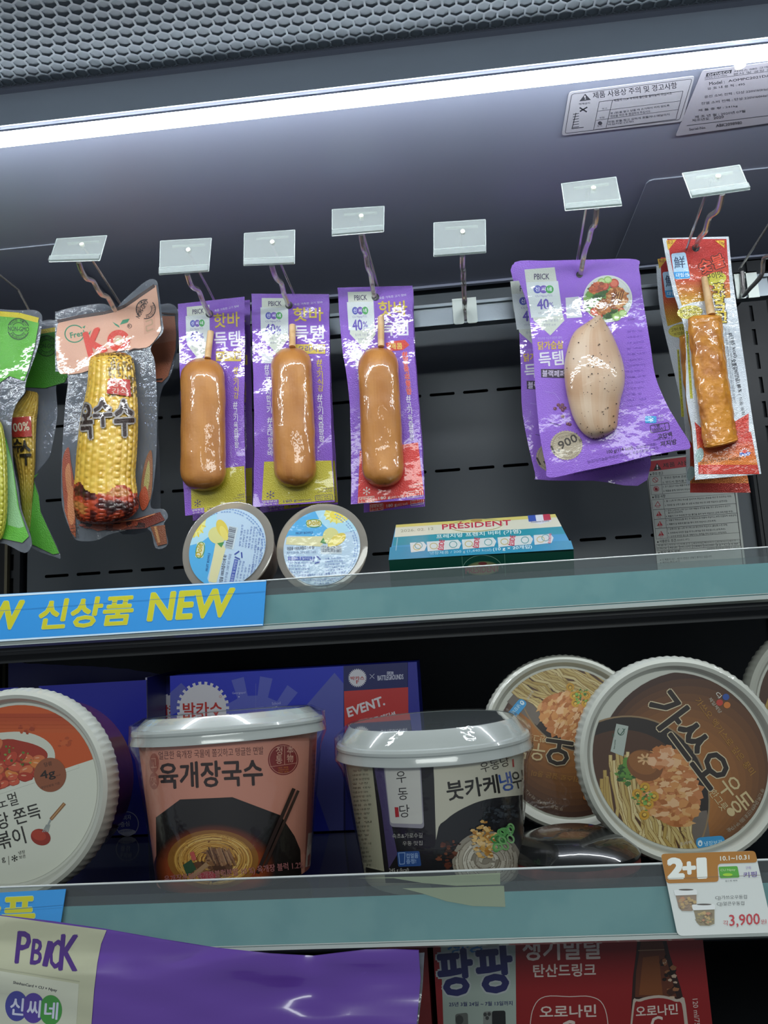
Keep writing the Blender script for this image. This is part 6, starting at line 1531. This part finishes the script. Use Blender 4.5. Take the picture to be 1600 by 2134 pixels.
# black bowl pack with only its rounded top above the rail
P = at(1200, 1838, .545); t = thing('black_bowl', 'dark wrapped bowl low behind the rail, between noodle cup and front lid', 'bowl', V((P.x, .545, deckz(False, .52)))); o = t.location.copy()
r = .040
mb = MB(); mb.lathe(o, (0, 0, 1), [(.0005, .0025), (r * .93, .0025), (r, .006), (r, .012)], 72); mb.build('sleeve', mat('dark_red_sleeve', '#5d2320', .5, mottle='#7a3a34', mscale=60), t, o, True)
mb = MB(); mb.lathe(o, (0, 0, 1), [(r * 1.02, .012), (r * 1.02, .0145), (r * .97, .017), (r * .8, .0225), (r * .5, .026), (.0005, .027)], 72); mb.build('dome', mat('black_film', '#1c1d1e', .25, coat=1.0, coat_bump=.5, cscale=30), t, o, True)

# ------------------------------------------------------------------ blue drink cartons at the back
BL = '#1d2190'; BL2 = '#2531ae'
def face_box(px, Y, depth, label, name, cat, col, artf, view, zlow=None, group=None, m=P_CARD, tops=None):
    """closed carton: front top-left, top-right pixels; bottom on the deck"""
    A_, B_ = at(*px[0], Y), at(*px[1], Y); zl_ = zlow if zlow is not None else deckz(False, Y) + .001
    zt_ = (A_.z + B_.z) / 2; k = zlow is None
    c = [V((A_.x, Y, zt_)), V((B_.x, Y, zt_)), V((B_.x, Y, zl_)), V((A_.x, Y, zl_))]; rise = (SLOPE * depth) if k else 0
    bk = [p + V((0, depth, rise)) for p in c]
    t = thing(name, label, cat, (c[3] + c[2]) / 2 + V((0, depth / 2, 0)), group); o = t.location.copy()
    mb = MB(); mb.hexa(c + bk, hexc(col)); S = Plane((0, Y, 1.4), (0, -1, 0)); a = Art(view); a.clip = [proj(p) for p in c]; artf(a); a.emit(mb, S, .0002, .00006); mb.build('printed_carton', m, t, o)
    return t, c, bk, o
def logo(a, cx, cy, r, body_, hh, lay=5, n=26):
    pts = []
    for k in range(n):
        for f, q in ((-.24, r * .89), (-.24, r), (.24, r), (.24, r * .89)): t = 2 * PI * (k + f) / n; pts.append((cx + q * math.cos(t), cy + q * math.sin(t)))
    a.poly(pts, '#c4c3cc', lay); a.text(body_, cx - r * .74, cy + hh * .62, cx + r * .74, cy + hh * .52, hh, '#a8322f', lay + 1, .06)
def c_art(a):
    a.poly([(330, 60), (1590, 60), (1590, 1700), (330, 1700)], BL2, 0)
    pts = []; n = 14
    for k in range(n):
        for f, q in ((-.26, 330), (-.22, 470), (.22, 470), (.26, 330)): t = 2 * PI * (k + f) / n - .04; pts.append((940 + q * math.cos(t), 640 + q * math.sin(t)))
    a.poly(pts, '#525ab2', 1)
    a.poly([(1300, 400), (1520, 146), (1590, 230), (1590, 1600), (1380, 1000)], '#4f55a2', 1.2); a.poly([(1276, 340), (1300, 370), (1480, 170), (1470, 130)], BL2, 1.6)
    a.poly([(330, 290), (410, 220), (450, 260), (400, 420), (330, 460)], '#4f55a2', 1.2)
    logo(a, 567, 400, 190, '박카스', 92); a.ring(694, 318, 9, 9, 2, '#a8322f', 7)
    a.line([(950, 225), (950, 700)], 2, '#6a70b4', 2)
    for s_, x, y, w in (('Georgopol', 780, 306, 96), ('School', 1068, 380, 62), ('Pochinki', 1120, 620, 80)): a.text(s_, x, y, x + w, y - 6, 20, '#a9addc', 3); a.ell(x + w / 2, y + 14, 4, 4, '#c9cbe6', 3)
    # right hand panel, in the units of the next crop
    b = Art(D3, None)
    b.poly([(186, 60), (632, 40), (636, 1700), (186, 1700)], '#1a1f58', 2); b.poly([(190, 268), (634, 240), (640, 700), (196, 720)], '#b23030', 3); b.poly([(630, 40), (720, 40), (720, 1700), (636, 1700)], '#26298a', 2)
    logo(b, 283, 176, 64, '박카스', 26, 4, 30); b.text('F', 276, 216, 294, 214, 24, '#a8322f', 6, .04)
    b.line([(368, 150), (400, 180)], 3, '#b9bbcf', 4); b.line([(400, 148), (368, 182)], 3, '#b9bbcf', 4)
    b.rect(488, 132, 532, 152, '#b9bbcf', 4); b.text('PUBG', 492, 150, 528, 149, 14, '#1a1f58', 5, .05); b.text('BATTLEGROUNDS', 424, 194, 602, 184, 34, '#b9bbcf', 4, .05)
    b.text('EVENT.', 222, 448, 474, 362, 62, '#cfc9cf', 5, .09, shear=.1); b.text('배틀그라운드 에디션', 228, 532, 550, 442, 36, '#cfc9cf', 5, .06)
    b.poly([(196, 720), (640, 700), (640, 1260), (200, 1260)], '#232a86', 3); 
    a.items += b.items
tC, cC, bC, oC = face_box(((354, 1411), (868, 1377)), .674, .05, 'royal blue drink carton with white gear emblem and red event panel', 'drink_carton', 'carton', BL2, c_art, D2, group='blue drink cartons')
def b_art(a):
    a.text('Drive Your', 200, 320, 300, 246, 40, '#b9bbd6', 2, .0, shear=.15); a.text('Energy', 214, 400, 300, 318, 44, '#b9bbd6', 2, .0, shear=.15); logo(a, 352, 410, 118, '박카스', 74, 3, 22)
face_box(((306, 1411), (560, 1396)), .735, .05, 'dark blue drink carton squeezed between the open tray and the emblem carton', 'drink_carton', 'carton', '#1c1f6c', b_art, D2, group='blue drink cartons')
def tray():
    Y = .688; A_, B_ = at(-90, 1440, Y), at(305, 1417, Y); z0 = deckz(False, Y) + .001; zt_ = B_.z; dp = .085; ri = SLOPE * dp
    t = thing('carton_tray', 'open dark blue carton tray with torn flap behind the rice cake bowl', 'carton', V(((A_.x + B_.x) / 2, Y + dp / 2, z0)), 'blue drink cartons'); o = t.location.copy()
    def slab(poly, off, name, art=None):
        mb = MB(); f = [V(p) for p in poly]; k_ = [p + V(off) for p in f]; mb.poly(f, hexc(BL)); mb.poly(k_[::-1], hexc('#23287f'))
        for i in range(len(f)): mb.poly([f[i], f[(i + 1) % len(f)], k_[(i + 1) % len(f)], k_[i]], hexc('#8f8fa8'))
        if art: art.emit(mb, Plane((0, Y, 1.4), (0, -1, 0)), .0002, .00006)
        mb.build(name, P_CARD, t, o)
    xl, xr = A_.x, B_.x; q = at(38, 1434, Y).x; q2 = at(80, 1434, Y).x
    a = Art(D1); a.ring(1010, 1435, 92, 98, 6, '#b9bbd0', 1, 0, 48); a.ell(1010, 1500, 70, 24, '#b9bbd0', 1.5); a.text('소비자', 950, 1412, 1044, 1400, 40, '#c4c6da', 2, .02); a.text('중심', 960, 1462, 1030, 1452, 40, '#c4c6da', 2, .02); a.text('공정거래위원회', 950, 1506, 1048, 1494, 16, BL, 3)
    slab([(xl, Y, z0), (xr, Y, z0), (xr, Y, zt_), (q2, Y, zt_), (q2 + .003, Y, zt_ - .006), (q - .003, Y, zt_ - .006), (q, Y, zt_), (xl, Y, zt_)], (0, .0015, 0), 'front_panel', a)
    slab([(xr - .0015, Y + .0016, z0 + .001), (xr - .0015, Y + dp, z0 + ri), (xr - .0015, Y + dp, zt_ + .006), (xr - .0015, Y + .0016, zt_ + .002)], (.0015, 0, 0), 'side_panel')
    zf = lambda x, y: at(x, y, Y + dp).z
    rnd = random.Random(3); top = []
    for i in range(25):
        f = i / 24; x = xr - .002 - (xr - xl) * f; px = proj((x, Y + dp, zt_ + .02))[0]; yy = crom([(305, 1411), (200, 1396), (100, 1389), (0, 1385), (-150, 1380)], f)[1]; top.append((x, Y + dp, zf(px, yy) + rnd.uniform(-.0005, .0005)))
    slab([(xl, Y + dp, z0 + ri), (xr - .002, Y + dp, z0 + ri)] + top, (0, .0015, 0), 'back_flap')
    slab([(xl, Y + .002, z0), (xr - .002, Y + .002, z0), (xr - .002, Y + dp, z0 + ri), (xl, Y + dp, z0 + ri)], (0, 0, .001), 'bottom_panel')
tray()

# ------------------------------------------------------------------ lowest row
D7 = (840, 1900, 2.4242)
def red_art(a):
    R_ = '#84191c'
    a.poly([(0, 60), (1700, 60), (1700, 900), (0, 900)], R_, 0)
    a.poly([(186, 60), (566, 60), (574, 900), (214, 900)], '#9aa8a0', 1); a.text('생생', 226, 222, 400, 200, 70, '#2f6fa0', 2, .06, shear=.1)
    for ch, x0, y0, x1, y1, h in (('팡', 190, 424, 356, 410, 210), ('팡', 384, 410, 556, 396, 216)): a.text(ch, x0, y0, x1, y1, h + 12, '#25285a', 2, .08, edge='#a9b0b2', ew=.04)
    a.text('25년 3월 24일 ~ 7월 13일까지', 232, 478, 552, 472, 22, '#25285a', 2, .05)
    a.poly(rounded([(262, 516), (326, 508), (330, 600), (266, 600)], 14), '#5d615e', 2); a.ell(284, 545, 20, 24, '#3a3d3c', 3); a.poly(rounded([(404, 504), (448, 500), (450, 640), (404, 640)], 12), '#7d827e', 2); a.poly(rounded([(448, 500), (516, 498), (520, 640), (450, 640)], 12), '#1c1e20', 2.5)
    for x, y in ((414, 518), (434, 516), (424, 536)): a.ell(x, y, 9, 10, '#3a3d3c', 3)
    W = '#c9b9b2'
    a.text('생기발랄', 606, 246, 1004, 236, 112, W, 2, .05); a.text('탄산드링크', 658, 330, 972, 324, 64, W, 2, .05)
    a.line(smooth_outline([(640, 600), (660, 480), (716, 428), (840, 428), (945, 428), (1010, 470), (1036, 600), (1036, 900), (640, 900)], 4), 4, W, 2, True)
    a.text('오로나민', 690, 536, 974, 530, 62, W, 3, .05); a.text('C', 800, 640, 868, 638, 90, W, 3, .06)
    # bottle picture
    b = [(1190, 60), (1320, 60), (1330, 150), (1345, 215), (1400, 380), (1424, 480), (1430, 900), (1152, 900), (1152, 470), (1160, 330), (1176, 210)]
    a.poly(b, '#2a1410', 2); a.poly([(1200, 150), (1310, 150), (1330, 240), (1380, 430), (1170, 430), (1176, 300)], '#5a2c1a', 3); a.poly([(1210, 230), (1290, 220), (1310, 420), (1190, 420)], '#74401f', 3.4)
    a.flake(1340, 320, 30, 120, 26, 22, ['#b8a08c', '#3a1c12', '#8a5a3c', '#1c0d0a'], 4, 5, -12, bed=False); a.line([(1186, 195), (1318, 190)], 6, '#8a6a52', 4)
    a.poly(smooth_outline([(1156, 480), (1190, 440), (1290, 420), (1380, 440), (1426, 470), (1430, 900), (1154, 900)], 4), '#b3a59a', 5); a.poly(smooth_outline([(1164, 496), (1200, 452), (1290, 434), (1370, 452), (1412, 500), (1416, 900), (1160, 900)], 4), R_, 5.5)
    a.text('오로나민', 1176, 530, 1386, 516, 54, W, 7, .05); a.text('C', 1252, 600, 1310, 598, 72, W, 7, .06)
    a.text('120 ml/75 kcal', 1460, 440, 1478, 640, 26, W, 3)
zd = CAM.z - .335
face_box(((896, 1880), (1452, 1852)), .60, .10, 'red carbonated drink carton with a bottle picture under the lower shelf', 'drink_carton', 'carton', '#84191c', red_art, D7, zlow=zd)
face_box(((770, 1890), (884, 1880)), .60, .10, 'plain red carton side beside the purple bag under the lower shelf', 'drink_carton', 'carton', '#6d1a1c', lambda a: None, D7, zlow=zd)

def bag():
    S = Plane(at(300, 2020, .432), facing(-.06, .02), lambda px, py: .009 * noise.noise(V((px * .0026, py * .011, 4.2))) + .0022 * noise.noise(V((px * .007, py * .03, 8.2))) - .012 * max(0, (px - 560) / 320) ** 1.2 - .012 * max(0, (1990 - py) / 80) ** 2 * (1 if px < 640 else 0) - .010 * math.exp(-((px - 648) / 50) ** 2) * max(0, 1 - (py - 1980) / 150))
    top = [(-160, 1900), (0, 1908), (110, 1921), (219, 1937), (337, 1958), (450, 1976), (562, 1988), (652, 1993), (700, 1987), (760, 1980), (820, 1979), (872, 1981)]
    out = top + [(876, 2040), (868, 2134), (850, 2300), (842, 2560), (600, 2590), (200, 2600), (-160, 2600)]
    t = thing('snack_bag', 'large glossy purple bag with a cream end in front of the lower rail', 'bag', S.at(300, 2600)); o = t.location.copy()
    PB = '#6440a0'
    mb = MB(); sheet(mb, out, S, PB, 14, .001)
    a = Art(D6); a.lay = 1
    a.poly([(-280, 150), (0, 156), (200, 184), (396, 210), (376, 260), (362, 330), (350, 430), (340, 560), (334, 900), (-280, 900)], '#b7b89d', 1)
    for ch, x0, x1, yb, h in (('P', 58, 106, 330, 116), ('B', 114, 152, 334, 92), ('I', 160, 176, 340, 92), ('C', 182, 218, 348, 104), ('K', 220, 286, 356, 130)): a.text(ch, x0, yb, x1, yb + 3, h, '#4a2a78', 2, .05, shear=.04)
    a.poly([(-60, 356), (0, 360), (294, 408), (276, 700), (-60, 700)], '#c4c6b4', 2); a.line([(0, 352), (296, 400)], 4, '#a3a48c', 2.5)
    a.text('ShinhanCard × CU × Npay', 50, 410, 212, 440, 13, '#3c3a46', 3, .04)
    for cx, c, ch in ((64, '#3f4192', '신'), (126, '#4f3a94', '씨'), (190, '#3f8f3c', '네')): a.ell(cx, 490 + (cx - 64) * .12, 42, 56, c, 3 + cx * .004); a.text(ch, cx - 24, 520 + (cx - 64) * .12, cx + 24, 524 + (cx - 64) * .12, 62, '#c9cbe0', 4.5, .05)
    a.emit(mb, S, .0003, .0001, 22)
    mb.build('printed_film', mat('glossy_bag_film', attr=True, rough=.3, coat=.8, coat_rough=.12), t, o, True, 1e-6)
    mb = MB(); sheet(mb, [(852, 1988), (884, 1986), (880, 2060), (868, 2160), (846, 2560), (824, 2560)], Plane(S.p, S.n, lambda px, py: S.wave(px, py) - .0055), '#6a6a70', 14, .0008); mb.build('end_seal', M_POUCH, t, o)
bag()

bpy.data.objects.remove(_fobj)
